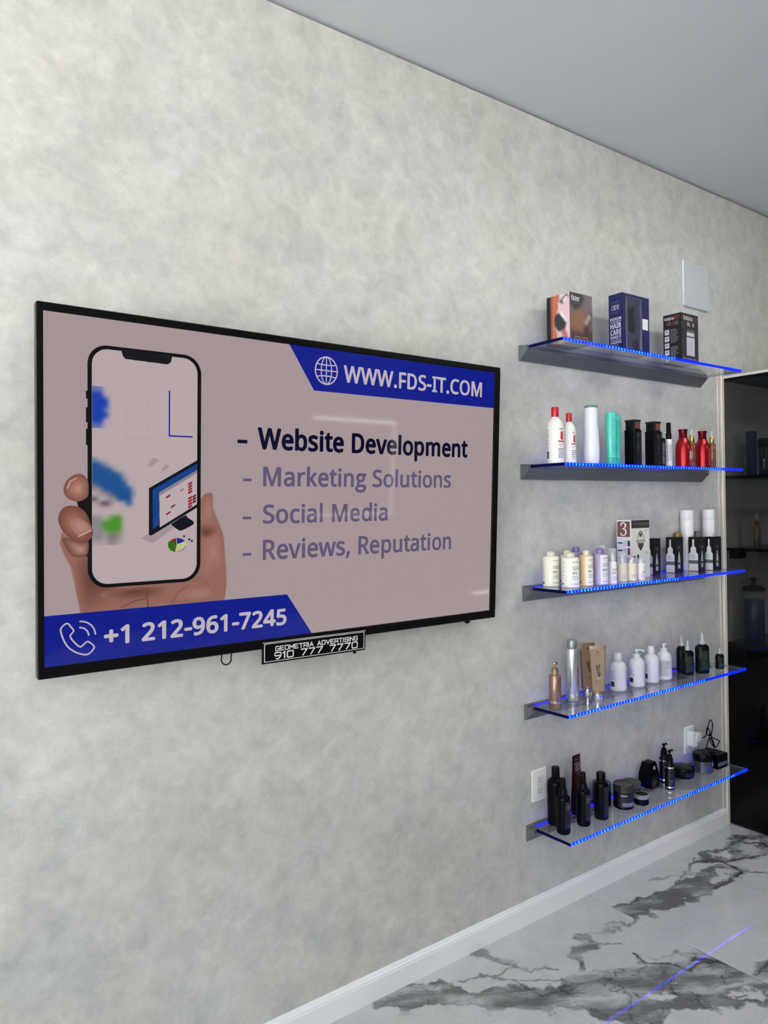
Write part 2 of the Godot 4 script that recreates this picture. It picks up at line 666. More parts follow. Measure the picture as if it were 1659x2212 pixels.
func screen_image() -> Image:
	var W := 2048
	var H := 1160
	var bg := rgb8(170, 153, 155)
	var img := Image.create(W, H, false, Image.FORMAT_RGB8)
	img.fill(bg)
	# --- hand behind the phone
	var skin := rgb8(150, 104, 92)
	var skin_l := rgb8(172, 126, 112)
	var skin_d := rgb8(104, 66, 58)
	var palm := smooth_poly(v2([[56, 716], [50, 756], [66, 800], [82, 832], [97, 899], [115, 991], [380, 991], [638, 991], [648, 930], [646, 881], [640, 800], [634, 747], [612, 690], [591, 641], [592, 602], [584, 584], [560, 586], [535, 615], [520, 800], [300, 880]]), 5)
	fill_poly(img, palm, skin)
	tones(img, smooth_poly(v2([[535, 930], [600, 900], [640, 880], [636, 760], [610, 700], [560, 700], [530, 760]])), Vector2(598, 800), 8, skin, skin_l)
	tones(img, smooth_poly(v2([[540, 640], [560, 596], [582, 592], [588, 640], [604, 700], [560, 730], [536, 720]])), Vector2(572, 640), 8, skin, skin_l)
	tones(img, smooth_poly(v2([[540, 700], [610, 716], [600, 742], [545, 752]])), Vector2(560, 736), 6, skin, skin_d)
	tones(img, smooth_poly(v2([[96, 820], [140, 760], [160, 900], [230, 930], [320, 940], [180, 985], [120, 980]])), Vector2(150, 880), 8, skin, skin_d)
	tones(img, smooth_poly(v2([[180, 930], [300, 915], [420, 925], [400, 960], [250, 965]])), Vector2(300, 930), 6, skin, skin_d)
	tones(img, smooth_poly(v2([[430, 940], [560, 925], [620, 945], [600, 986], [450, 986]])), Vector2(540, 960), 6, skin, skin_l)
	soften(img, Rect2i(40, 570, 630, 424), 7)
	stroke(img, v2([[345, 925], [342, 950], [346, 990]]), 4.0, skin_d)
	stroke(img, v2([[430, 988], [460, 945], [500, 925]]), 3.0, rgb8(120, 78, 66))
	stroke(img, v2([[250, 985], [300, 965], [340, 960]]), 3.0, skin_d)
	stroke(img, v2([[545, 900], [600, 960]]), 2.5, rgb8(134, 90, 80))
	# clean outline again after the softening
	var lft := v2([[0, 560], [75, 560], [140, 560], [140, 700], [56, 716], [50, 756], [66, 800], [82, 832], [97, 899], [115, 991], [0, 991]])
	fill_poly(img, lft, bg)
	var rgt := v2([[700, 560], [540, 560], [535, 615], [558, 588], [584, 584], [592, 602], [591, 641], [612, 690], [634, 747], [640, 800], [646, 881], [648, 930], [638, 994], [700, 994]])
	fill_poly(img, rgt, bg)
	# --- the phone
	var black := rgb8(14, 14, 17)
	fill_poly(img, rounded(139, 89, 541, 911, 66, 10), black)
	fill_poly(img, rounded(153, 101, 527, 899, 54, 10), rgb8(188, 171, 174))
	fill_poly(img, v2([[250, 96], [256, 117], [266, 127], [414, 130], [426, 121], [432, 96]]), rgb8(22, 23, 26))
	for b in [[246, 272], [301, 351], [372, 427]]:
		img.fill_rect(Rect2i(134, b[0], 6, b[1] - b[0]), black)
	# page on the phone
	fill_poly(img, v2([[154, 238], [186, 238], [192, 262], [206, 266], [206, 292], [186, 298], [206, 312], [206, 334], [190, 338], [186, 358], [154, 360]]), rgb8(26, 64, 178))
	soften(img, Rect2i(154, 228, 70, 140), 12)
	var lb := rgb8(28, 38, 150)
	img.fill_rect(Rect2i(419, 222, 5, 163), lb)
	img.fill_rect(Rect2i(419, 380, 90, 5), lb)
	img.fill_rect(Rect2i(266, 250, 2, 150), rgb8(178, 162, 166))
	img.fill_rect(Rect2i(266, 398, 130, 2), rgb8(178, 162, 166))
	img.fill_rect(Rect2i(340, 250, 2, 150), rgb8(178, 162, 166))
	fill_poly(img, v2([[340, 490], [362, 462], [386, 470], [356, 494]]), rgb8(166, 150, 154))
	fill_poly(img, v2([[392, 506], [408, 484], [424, 490], [402, 510]]), rgb8(166, 150, 154))
	fill_poly(img, v2([[154, 473], [200, 494], [258, 528], [262, 548], [292, 580], [284, 632], [240, 608], [154, 553]]), rgb8(32, 82, 146))
	fill_poly(img, v2([[154, 553], [215, 590], [240, 610], [215, 615], [154, 575]]), rgb8(150, 140, 142))
	fill_poly(img, v2([[154, 600], [180, 612], [170, 622], [154, 620]]), rgb8(96, 84, 96))
	fill_poly(img, v2([[182, 616], [218, 614], [208, 630], [180, 630]]), rgb8(86, 74, 88))
	fill_poly(img, v2([[154, 668], [188, 670], [186, 753], [154, 752]]), rgb8(140, 136, 140))
	fill_poly(img, v2([[188, 684], [220, 668], [254, 662], [250, 722], [194, 722]]), rgb8(74, 146, 44))
	fill_poly(img, v2([[196, 726], [250, 724], [240, 758], [202, 759]]), rgb8(132, 122, 126))
	soften(img, Rect2i(154, 465, 150, 300), 13)
	fill_poly(img, v2([[320, 745], [420, 690], [440, 712], [362, 765]]), rgb8(164, 148, 152))
	var navy := rgb8(16, 20, 30)
	fill_poly(img, v2([[348, 570], [527, 467], [527, 640], [356, 738], [348, 734]]), navy)
	fill_poly(img, v2([[361, 575], [527, 479], [527, 504], [385, 586], [385, 700], [362, 716]]), rgb8(22, 66, 138))
	fill_poly(img, v2([[385, 584], [527, 502], [527, 628], [387, 710]]), rgb8(190, 174, 178))
	fill_poly(img, v2([[385, 584], [527, 502], [527, 514], [386, 597]]), rgb8(140, 130, 136))
	for q in [[410, 596], [428, 631], [411, 656]]:
		fill_poly(img, v2([[q[0], q[1] + 5], [q[0] + 16, q[1] - 5], [q[0] + 16, q[1] + 1], [q[0], q[1] + 11]]), rgb8(112, 20, 34))
	fill_poly(img, v2([[462, 577], [476, 568], [476, 574], [462, 583]]), rgb8(140, 110, 116))
	for k in 9:
		var yy := 552 + k * 10.5
		if k != 4:
			fill_poly(img, v2([[493, yy], [508, yy - 8], [508, yy - 0.5], [493, yy + 7.5]]), rgb8(148, 26, 30))
	for k in 3:
		var yy := 598 + k * 10.0
		fill_poly(img, v2([[510, yy], [523, yy - 7], [523, yy], [510, yy + 7]]), rgb8(92, 20, 28))
	fill_poly(img, smooth_poly(v2([[430, 700], [440, 692], [482, 668], [490, 676], [512, 690], [512, 702], [470, 722], [456, 720]]), 3), navy)
	fill_poly(img, ellipse(451, 774, 34, 25), rgb8(190, 200, 140))
	fill_poly(img, v2([[450, 774], [444, 800], [428, 794], [418, 780], [418, 764], [432, 754]]), rgb8(58, 104, 24))
	fill_poly(img, v2([[450, 774], [432, 754], [448, 749]]), rgb8(136, 30, 40))
	fill_poly(img, v2([[452, 772], [450, 749], [468, 752], [482, 762]]), rgb8(28, 34, 150))
	stroke(img, v2([[454, 798], [472, 794], [484, 782]]), 3.0, rgb8(120, 112, 170))
	for q in [[478, 744], [498, 756], [508, 762]]:
		fill_poly(img, ellipse(q[0], q[1], 4, 4, 12), rgb8(52, 30, 70))
	# --- fingers in front of the phone's edge
	fill_poly(img, v2([[100, 600], [140, 560], [146, 560], [146, 800], [120, 800], [108, 760], [120, 700], [110, 640]]), rgb8(26, 18, 20))
	var f3 := smooth_poly(v2([[58, 738], [100, 744], [139, 752], [142, 775], [136, 796], [108, 802], [82, 790]]))
	tones(img, f3, Vector2(118, 778), 9, rgb8(120, 78, 68), rgb8(190, 140, 126))
	var f2 := smooth_poly(v2([[130, 650], [97, 630], [60, 637], [45, 675], [61, 716], [97, 749], [131, 755], [156, 728], [148, 689]]))
	tones(img, f2, Vector2(100, 690), 10, rgb8(122, 76, 64), rgb8(176, 124, 108))
	var n2 := smooth_poly(v2([[84, 692], [106, 671], [136, 686], [150, 712], [110, 730]]))
	tones(img, n2, Vector2(118, 700), 5, rgb8(166, 118, 108), rgb8(182, 138, 130))
	stroke(img, v2([[110, 732], [150, 714]]), 3.5, rgb8(214, 172, 160))
	var f1 := smooth_poly(v2([[138, 540], [120, 525], [98, 526], [72, 546], [62, 577], [74, 604], [108, 616], [138, 600], [142, 570]]))
	tones(img, f1, Vector2(108, 574), 10, rgb8(130, 86, 74), rgb8(190, 138, 120))
	stroke(img, v2([[74, 572], [84, 548], [104, 538]]), 4.0, rgb8(206, 168, 156))
	# --- bands and lettering
	var blue := rgb8(14, 28, 140)
	var pale := rgb8(196, 184, 192)
	fill_poly(img, v2([[909, 0], [1025, 171], [2048, 171], [2048, 0]]), blue)
	fill_poly(img, v2([[0, 991], [909, 991], [1027, 1160], [0, 1160]]), blue)
	var gx := 1083.0
	var gy := 86.0
	var rim := ellipse(gx, gy, 53, 55, 48)
	rim.append(rim[0])
	stroke(img, rim, 6.0, pale)
	var mer := ellipse(gx, gy, 25, 55, 40)
	mer.append(mer[0])
	stroke(img, mer, 5.0, pale)
	stroke(img, v2([[gx, 31], [gx, 141]]), 5.0, pale)
	stroke(img, v2([[gx - 53, gy], [gx + 53, gy]]), 5.0, pale)
	stroke(img, v2([[gx - 45, 60], [gx - 22, 64], [gx + 22, 64], [gx + 45, 60]]), 5.0, pale)
	stroke(img, v2([[gx - 45, 112], [gx - 22, 108], [gx + 22, 108], [gx + 45, 112]]), 5.0, pale)
	for k in 8:
		var o := Vector2(cos(TAU * k / 8), sin(TAU * k / 8)) * 2.4
		text(img, "WWW.FDS-IT.COM", 1170 + o.x, 1966 + o.x, 56 + o.y, 123 + o.y, pale, "sans")
	# telephone receiver and its waves
	var tel := smooth_poly(v2([[52, 1046], [60, 1028], [74, 1022], [84, 1034], [93, 1049], [82, 1065], [94, 1086], [113, 1105], [126, 1098], [138, 1090], [152, 1100], [160, 1112], [148, 1128], [132, 1134], [100, 1122], [70, 1094]]), 4)
	tel.append(tel[0])
	stroke(img, tel, 5.5, pale)
	var wave1 := []
	var wave2 := []
	for k in 11:
		var a := deg_to_rad(-88 + 8.4 * k)
		wave1.append(Vector2(112 + cos(a) * 52, 1071 + sin(a) * 52))
		wave2.append(Vector2(112 + cos(a) * 30, 1071 + sin(a) * 31))
	stroke(img, wave1, 5.5, pale)
	stroke(img, wave2, 5.5, pale)
	for k in 8:
		var o := Vector2(cos(TAU * k / 8), sin(TAU * k / 8)) * 3.2
		text(img, "+1 212-961-7245", 195 + o.x, 905 + o.x, 1048 + o.y, 1109 + o.y, pale, "sans")
	var ink := rgb8(8, 10, 44)
	var faint := rgb8(98, 88, 120)
	for l in [["Website Development", 773, 1881, 334, 416, 0], ["Marketing Solutions", 797, 1780, 484, 560, 1], ["Social Media", 797, 1411, 631, 706, 1], ["Reviews, Reputation", 798, 1788, 769, 848, 1]]:
		var c: Color = ink if l[5] == 0 else faint
		var fat: float = 3.4 if l[5] == 0 else 2.2
		for k in 8:
			text(img, l[0], l[1] + 3.0 + cos(TAU * k / 8) * fat, l[2] - 3.0 + cos(TAU * k / 8) * fat, l[3] + 2.0 + sin(TAU * k / 8) * fat, l[4] - 2.0 + sin(TAU * k / 8) * fat, c, "sans")
		var m: float = lerpf(l[3], l[4], 0.62)
		var x: float = l[1] - 85.0
		img.fill_rect(Rect2i(int(x), int(m), 41 if l[5] == 0 else 36, 13 if l[5] == 0 else 10), c)
	return img


# ------------------------------------------------------------------ fixtures
func television() -> void:
	var o := thing("television", "large black flat television showing an advertising slide on the plaster wall", "television", Vector3(0.33668, 1.03383, 0.08361))
	o.basis = Basis(Vector3(0.999951, -0.00278, -0.00953), Vector3(0.00325, 0.998761, 0.049663), Vector3(0.009381, -0.049691, 0.998721)).orthonormalized()
	var W := 1.2985
	var H := 0.7564
	var s0 := Vector2(0.0125, 0.0235)
	var s1 := Vector2(1.2757, 0.7397)
	var bez := mat(rgb8(12, 12, 13), 0.3)
	var st := new_st()
	add_box(st, Vector3(0, 0, -0.012), Vector3(W, s0.y, 0), 0.002)
	add_box(st, Vector3(0, s1.y, -0.012), Vector3(W, H, 0), 0.002)
	add_box(st, Vector3(0, s0.y - 0.002, -0.012), Vector3(s0.x, s1.y + 0.002, -0.0002), 0.001)
	add_box(st, Vector3(s1.x, s0.y - 0.002, -0.012), Vector3(W, s1.y + 0.002, -0.0002), 0.001)
	part("bezel", st.commit(), bez, o)
	part("side_band", box(Vector3(0.0008, 0.0008, -0.026), Vector3(W - 0.0008, H - 0.0008, -0.0121), 0.001), mat(rgb8(70, 72, 72), 0.16, 0.9), o)
	part("back_shell", box(Vector3(0.05, 0.04, -0.055), Vector3(W - 0.05, H - 0.1, -0.026), 0.012), mat(rgb8(18, 18, 19), 0.6), o)
	var tex := ImageTexture.create_from_image(screen_image())
	var sm := StandardMaterial3D.new()
	sm.albedo_color = Color(0.012, 0.012, 0.014)
	sm.roughness = 0.05
	sm.emission_enabled = true
	sm.emission_texture = tex
	sm.emission = Color.BLACK
	sm.emission_operator = BaseMaterial3D.EMISSION_OP_ADD
	sm.emission_energy_multiplier = 0.92
	var q := new_st()
	var c := [[s0.x, s1.y, 0, 0], [s1.x, s1.y, 1, 0], [s1.x, s0.y, 1, 1], [s0.x, s0.y, 0, 1]]
	for k in [0, 1, 2, 0, 2, 3]:
		q.set_normal(Vector3(0, 0, 1))
		q.set_uv(Vector2(c[k][2], c[k][3]))
		q.add_vertex(Vector3(c[k][0], c[k][1], -0.0045))
	part("screen", q.commit(), sm, o, Vector3.ZERO, "glossy lit screen with a hand holding a phone and a list of services")
	var foot := new_st()
	add_lathe(foot, [[0, -9], [5, -9], [8, -6], [9, 0], [9, 6], [0, 6]], 20, 1.0, 1.0, Vector3(1.192, 0.0, -0.012))
	part("sensor", foot.commit(), mat(rgb8(10, 10, 11), 0.25), o)
	var lampl := AreaLight3D.new()
	lampl.name = "screen_light"
	lampl.light_color = rgb8(186, 166, 172)
	lampl.area_size = Vector2(1.24, 0.7)
	lampl.area_normalize_energy = true
	lampl.light_energy = 0.02
	lampl.shadow_enabled = true
	lampl.area_range = 8.0
	lampl.area_attenuation = 2.0
	o.add_child(lampl)
	lampl.transform = Transform3D(Basis(Vector3.UP, PI), Vector3(0.644, 0.38, 0.002))
	# wall mount behind it
	var m := thing("wall_mount", "dark steel tilting wall mount hidden behind the television", "mount", Vector3(0.98, 1.42, 0.0))
	var steel := mat(rgb8(30, 31, 33), 0.5, 0.6)
	part("wall_plate", box(Vector3(-0.22, -0.11, 0.0), Vector3(0.22, 0.11, 0.012), 0.002), steel, m)
	for x in [-0.15, 0.15]:
		part("arm", box(Vector3(x - 0.02, -0.13, 0.012), Vector3(x + 0.02, 0.13, 0.040), 0.002), steel, m)
	# a loose loop of cable under the television
	var loop := []
	for k in 17:
		var a := -0.5 + 4.1 * k / 16.0
		loop.append(Vector3(0.752 - cos(a) * 0.011, 1.018 - sin(a) * 0.012, 0.062 + k * 0.0006))
	loop.push_front(Vector3(0.745, 1.045, 0.06))
	loop.append(Vector3(0.766, 1.05, 0.074))
	var cab := thing("cable", "short thin black cable loop hanging below the television", "cable", Vector3(0.752, 1.01, 0.066))
	part("cord", tube(loop.map(func(p): return p - Vector3(0.752, 1.01, 0.066)), 0.0016, 6), mat(rgb8(12, 12, 12), 0.4), cab)
	# advertising plate stuck on the lower frame
	var sign_ := Node3D.new()
	sign_.name = numbered("sign_plate")
	add_child(sign_)
	tag(sign_, "small black plate with white lettering and telephone number under the television", "sign")
	sign_.transform = o.transform * Transform3D(Basis(Vector3(0, 0, 1), deg_to_rad(-0.4)), Vector3(0.654, -0.0098, 0.006))
	part("plate", box(Vector3(-0.1525, -0.0265, -0.0056), Vector3(0.1525, 0.0265, 0.0), 0.0008), mat(rgb8(9, 9, 10), 0.35), sign_)
	var white := mat(rgb8(222, 222, 220), 0.5)
	var fr := new_st()
	add_box(fr, Vector3(-0.1525, 0.0248, 0.0), Vector3(0.1525, 0.0258, 0.0004))
	add_box(fr, Vector3(-0.1480, 0.0215, 0.0), Vector3(0.1480, 0.0228, 0.0005))
	add_box(fr, Vector3(-0.1480, -0.0222, 0.0), Vector3(0.1480, -0.0209, 0.0005))
	add_box(fr, Vector3(-0.1480, -0.0209, 0.0), Vector3(-0.1464, 0.0215, 0.0005))
	add_box(fr, Vector3(0.1464, -0.0209, 0.0), Vector3(0.1480, 0.0215, 0.0005))
	part("border", fr.commit(), white, sign_)
	part("lettering", square_letters([["GEOMETRIA ADVERTISING", -0.117, 0.126, 0.0030, 0.0132, 0.0021], ["910 777 7770", -0.119, 0.126, -0.0168, -0.0018, 0.0029]], 0.0006), white, sign_)
	part("peg", box(Vector3(0.116, -0.033, -0.006), Vector3(0.124, -0.0265, 0.0), 0.001), mat(rgb8(12, 12, 12), 0.4), sign_)


# wide squared capitals cut as flat strokes: each letter on a 4 by 4 grid
const SQUARE := {
	"G": [[[4, 3.6, 3.5, 4, 0.5, 4, 0, 3.5, 0, 0.5, 0.5, 0, 3.5, 0, 4, 0.5, 4, 1.9, 2.2, 1.9]]],
	"E": [[[3.8, 4, 0, 4, 0, 0, 3.8, 0], [0, 2, 3.3, 2]]],
	"O": [[[0.5, 0, 3.5, 0, 4, 0.5, 4, 3.5, 3.5, 4, 0.5, 4, 0, 3.5, 0, 0.5, 0.5, 0]]],
	"M": [[[0, 0, 0, 4, 2, 1.4, 4, 4, 4, 0]]],
	"T": [[[0, 4, 4, 4], [2, 4, 2, 0]]],
	"R": [[[0, 0, 0, 4, 3.5, 4, 4, 3.5, 4, 2.2, 3.5, 1.7, 0, 1.7], [2.4, 1.7, 4, 0]]],
	"I": [[[0, 0, 0, 4]]],
	"A": [[[0, 0, 2, 4, 4, 0], [0.7, 1.3, 3.3, 1.3]]],
	"D": [[[0, 0, 0, 4, 3.2, 4, 4, 3.2, 4, 0.8, 3.2, 0, 0, 0]]],
	"V": [[[0, 4, 2, 0, 4, 4]]],
	"S": [[[4, 3.4, 3.5, 4, 0.5, 4, 0, 3.5, 0, 2.5, 0.5, 2.1, 3.5, 2, 4, 1.5, 4, 0.5, 3.5, 0, 0.5, 0, 0, 0.6]]],
	"N": [[[0, 0, 0, 4, 4, 0, 4, 4]]],
	"9": [[[4, 1.9, 0.5, 1.9, 0, 2.4, 0, 3.5, 0.5, 4, 3.5, 4, 4, 3.5, 4, 1.6, 2.6, 0, 1, 0]]],
	"1": [[[0, 3.2, 1.1, 4, 1.1, 0]]],
	"0": [[[0.5, 0, 3.5, 0, 4, 0.5, 4, 3.5, 3.5, 4, 0.5, 4, 0, 3.5, 0, 0.5, 0.5, 0]]],
	"7": [[[0, 4, 4, 4, 1.2, 0]]],
}


func square_letters(lines: Array, depth: float) -> ArrayMesh:
	var st := new_st()
	for l in lines:
		var s: String = l[0]
		var wide := {"I": 0.35, "1": 1.4, " ": 2.6, "M": 4.6}
		var total := 0.0
		for ch in s:
			total += float(wide.get(ch, 4.0)) + 1.5
		total -= 1.5
		var ux: float = (l[2] - l[1]) / total
		var uy: float = (l[4] - l[3]) / 4.0
		var x := 0.0
		for ch in s:
			var w: float = wide.get(ch, 4.0)
			if SQUARE.has(ch):
				for run in SQUARE[ch][0]:
					for i in range(0, run.size() - 2, 2):
						var k: float = (4.6 / 4.0 if ch == "M" else 1.0)
						var a := Vector2(l[1] + (x + run[i] * k) * ux, l[3] + run[i + 1] * uy)
						var b := Vector2(l[1] + (x + run[i + 2] * k) * ux, l[3] + run[i + 3] * uy)
						var d: Vector2 = (b - a).normalized() * l[5] * 0.42
						var n: Vector2 = (b - a).normalized().orthogonal() * l[5] * 0.5
						add_prism(st, PackedVector2Array([a - d + n, b + d + n, b + d - n, a - d - n]), 2, 0.0, depth)
			x += w + 1.5
	return st.commit()


func led_textures() -> Array:
	# lit glass edge: blue with the bright dots of the diodes shining through it
	var out := []
	for s in 5:
		var im := Image.create(2048, 16, false, Image.FORMAT_RGB8)
		im.fill(rgb8(1, 13, 225))
		var x := 10.0
		while x < 2030:
			var f := x / 2048.0
			var on: float = 1.0
			if s == 0:
				on = 0.6 if f < 0.2 else (1.0 if f < 0.58 else 0.0)
			elif s == 1:
				on = 0.85 if f < 0.86 else 0.0
			elif s == 2:
				on = 1.0 if f < 0.58 else 0.1
			elif s == 3:
				on = 1.0 if f < 0.72 else 0.0
			else:
				on = 1.0 if f < 0.9 else 0.2
			on *= rng.randf_range(0.45, 1.0)
			if on > 0.08:
				im.fill_rect(Rect2i(int(x) - 8, 1, 20, 14), rgb8(1, 13, 225).lerp(rgb8(2, 40, 232), on))
				im.fill_rect(Rect2i(int(x), 3, 10, 11), rgb8(2, 26, 228).lerp(rgb8(36, 126, 236), on))
			x += 31.0
		out.append(ImageTexture.create_from_image(im))
	return out


func shelves() -> void:
	var alu := mat(rgb8(106, 109, 113), 0.42, 0.35)
	var glass := clear(rgb8(170, 178, 182), 0.05, 0.02)
	var navy := mat(rgb8(8, 10, 58), 0.12)
	var labels := ["", "top glass shelf with glowing blue edge holding three printed cartons", "second glass shelf with blue lit edge carrying red and black bottles", "middle glass shelf with glowing blue edge carrying cream bottles and serum cartons", "fourth glass shelf with glowing blue edge carrying white and brown bottles", "lowest glass shelf with glowing blue edge carrying black bottles and jars"]
	var teeth := led_textures()
	# wedge profile with ribs under it, (z, y) from the top of the glass
	var prof := [Vector2(0, 0.003), Vector2(0.014, 0.003), Vector2(0.014, -0.002), Vector2(0.030, -0.002), Vector2(0.030, 0.0005), Vector2(0.034, 0.0005), Vector2(0.034, -0.0105), Vector2(0.040, -0.0105), Vector2(0.040, -0.014)]
	for k in 5:
		var f := (k + 1) / 6.0
		var c := Vector2(0.040, -0.014).lerp(Vector2(0.006, -0.047), f)
		prof.append(c + Vector2(0.0009, 0.0009))
		prof.append(c + Vector2(-0.0007, 0.0005))
		prof.append(c + Vector2(-0.0001, -0.0007))
	prof.append(Vector2(0.006, -0.047))
	prof.append(Vector2(0, -0.047))
	for s in range(1, 6):
		var y: float = SHELF_Y[s]
		var o := thing("glass_shelf", labels[s], "shelf", Vector3(SHELF_L, y, 0), "")
		var L := SHELF_R - SHELF_L
		var rail := part("bracket_rail", prism(prof, 0, -0.013, L - 0.012), alu, o, Vector3.ZERO, "ribbed grey metal wall rail")
		# the pane itself
		var st := new_st()
		add_box(st, Vector3(0.0006, -0.0095, 0.0345), Vector3(L - 0.0006, 0.0, SHELF_DEPTH - 0.0012))
		var pane := part("glass_pane", st.commit(), glass, o)
		part("end_edge", box(Vector3(-0.0004, -0.0095, 0.0345), Vector3(0.0006, 0.0, SHELF_DEPTH - 0.0006)), navy, pane, Vector3.ZERO, "dark blue polished glass end")
		part("end_edge", box(Vector3(L - 0.0006, -0.0095, 0.0345), Vector3(L + 0.0004, 0.0, SHELF_DEPTH - 0.0006)), clear(rgb8(90, 100, 120), 0.5, 0.05), pane)
		var em := StandardMaterial3D.new()
		em.albedo_color = rgb8(4, 8, 60)
		em.roughness = 0.2
		em.emission_enabled = true
		em.emission = Color.BLACK
		em.emission_operator = BaseMaterial3D.EMISSION_OP_ADD
		em.emission_texture = teeth[s - 1]
		em.emission_energy_multiplier = 6.5
		var q := new_st()
		add_box(q, Vector3(0, -0.0095, SHELF_DEPTH - 0.0012), Vector3(L, 0.0, SHELF_DEPTH))
		var qa := q.commit_to_arrays()
		var quv := PackedVector2Array()
		for v in qa[Mesh.ARRAY_VERTEX]:
			quv.append(Vector2(v.x / L, -v.y / 0.0095))
		qa[Mesh.ARRAY_TEX_UV] = quv
		var edge := ArrayMesh.new()
		edge.add_surface_from_arrays(Mesh.PRIMITIVE_TRIANGLES, qa)
		part("lit_edge", edge, em, pane, Vector3.ZERO, "glowing blue front edge dotted with bright diodes")
		part("led_strip", box(Vector3(0.02, -0.0018, 0.0155), Vector3(L - 0.03, 0.0008, 0.0285)), glow(rgb8(24, 24, 255), 2.2), rail, Vector3.ZERO, "glowing blue light strip along the wall rail")
		var a := AreaLight3D.new()
		a.name = "led_light"
		a.light_color = rgb8(60, 60, 255)
		a.area_size = Vector2(L - 0.06, 0.01)
		a.area_normalize_energy = true
		a.light_energy = 0.0022
		a.shadow_enabled = true
		a.area_range = 6.0
		a.area_attenuation = 2.0
		o.add_child(a)
		a.transform = Transform3D(Basis(Vector3.RIGHT, PI / 2), Vector3(L / 2, 0.0012, 0.022))


func outlet(x: float, y: float, label: String) -> void:
	var o := thing("wall_outlet", label, "outlet", Vector3(x, y, 0))
	var white := mat(rgb8(226, 227, 224), 0.3)
	part("cover_plate", box(Vector3(-0.0355, -0.053, 0), Vector3(0.0355, 0.053, 0.0055), 0.003), white, o)
	var rec := part("receptacle", box(Vector3(-0.0165, -0.033, 0.0055), Vector3(0.0165, 0.033, 0.0072), 0.0015), mat(rgb8(216, 217, 214), 0.3), o)
	for s in [-1.0, 1.0]:
		var st := new_st()
		for k in [[-0.006, 0.0], [0.006, 0.0]]:
			add_box(st, Vector3(k[0] - 0.0009, s * 0.018 - 0.003 + 0.003, 0.0072), Vector3(k[0] + 0.0009, s * 0.018 + 0.004 + 0.003, 0.0074))
		add_lathe(st, [[0, 0], [2.2, 0], [2.2, 0.3], [0, 0.3]], 10, 1, 1, Vector3(0, s * 0.018 - 0.006, 0.0072), Basis(Vector3.RIGHT, PI / 2))
		part("socket", st.commit(), mat(rgb8(40, 40, 40), 0.6), rec)
		var sc := new_st()
		add_lathe(sc, [[0, 0], [2.6, 0], [2.4, 0.8], [0, 0.9]], 12, 1, 1, Vector3(0, s * 0.044, 0.0055), Basis(Vector3.RIGHT, PI / 2))
		part("screw", sc.commit(), white, o)


# ------------------------------------------------------------------ goods on the shelves
func on_shelf(s: int, x: float, z: float) -> Vector3:
	return Vector3(x, SHELF_Y[s] + 0.0004, z)


func goods(called: String, label: String, category: String, s: int, x: float, z: float, pieces: Array, group := "", turn := 0.0) -> Node3D:
	var o := thing(called, label, category, on_shelf(s, x, z), group, turn)
	for p in pieces:
		part(p[0], p[1], p[2], o, p[3] if p.size() > 3 else Vector3.ZERO, p[4] if p.size() > 4 else "")
	return o


# a carton: x0..x1 along the wall, zb..zf out from it; the end that faces the television and the front carry print
func carton(called: String, label: String, s: int, x0: float, x1: float, zb: float, zf: float, h: float, board: Material, end_cell: Rect2i, front_cell: Rect2i, group := "") -> Node3D:
	var o := thing(called, label, "box", on_shelf(s, (x0 + x1) / 2, (zb + zf) / 2), group)
	var w := x1 - x0
	var d := zf - zb
	part("carton", cbox(w, h, d, 0.0009), board, o)
	part("end_print", panel(d - 0.002, h - 0.002, end_cell, -PI / 2), print_mat, o, Vector3(-w / 2 - 0.0003, h / 2, 0))
	part("front_print", panel(w - 0.002, h - 0.002, front_cell), print_mat, o, Vector3(0, h / 2, d / 2 + 0.0003))
	return o


func pump(st: SurfaceTool, y: float, r: float, reach: float, turn: float) -> void:
	# collar, stem and hooked head of a dispenser, heights in millimetres
	add_lathe(st, [[0, y], [r, y], [r, y + 12], [r * 0.8, y + 14], [3.2, y + 15], [3.2, y + 24], [0, y + 24]], 20)
	add_lathe(st, [[0, y + 23], [6.5, y + 23], [7, y + 25], [6, y + 30], [0, y + 31]], 16)
	var b := Basis(Vector3.UP, turn)
	var t := []
	for p in [[0.0, 27.0], [reach * 0.4, 28.0], [reach * 0.8, 27.0], [reach, 22.0]]:
		t.append(b * Vector3(p[0] * 0.001, (y + p[1]) * 0.001, 0))
	add_tube(st, t, 0.0028, 8)


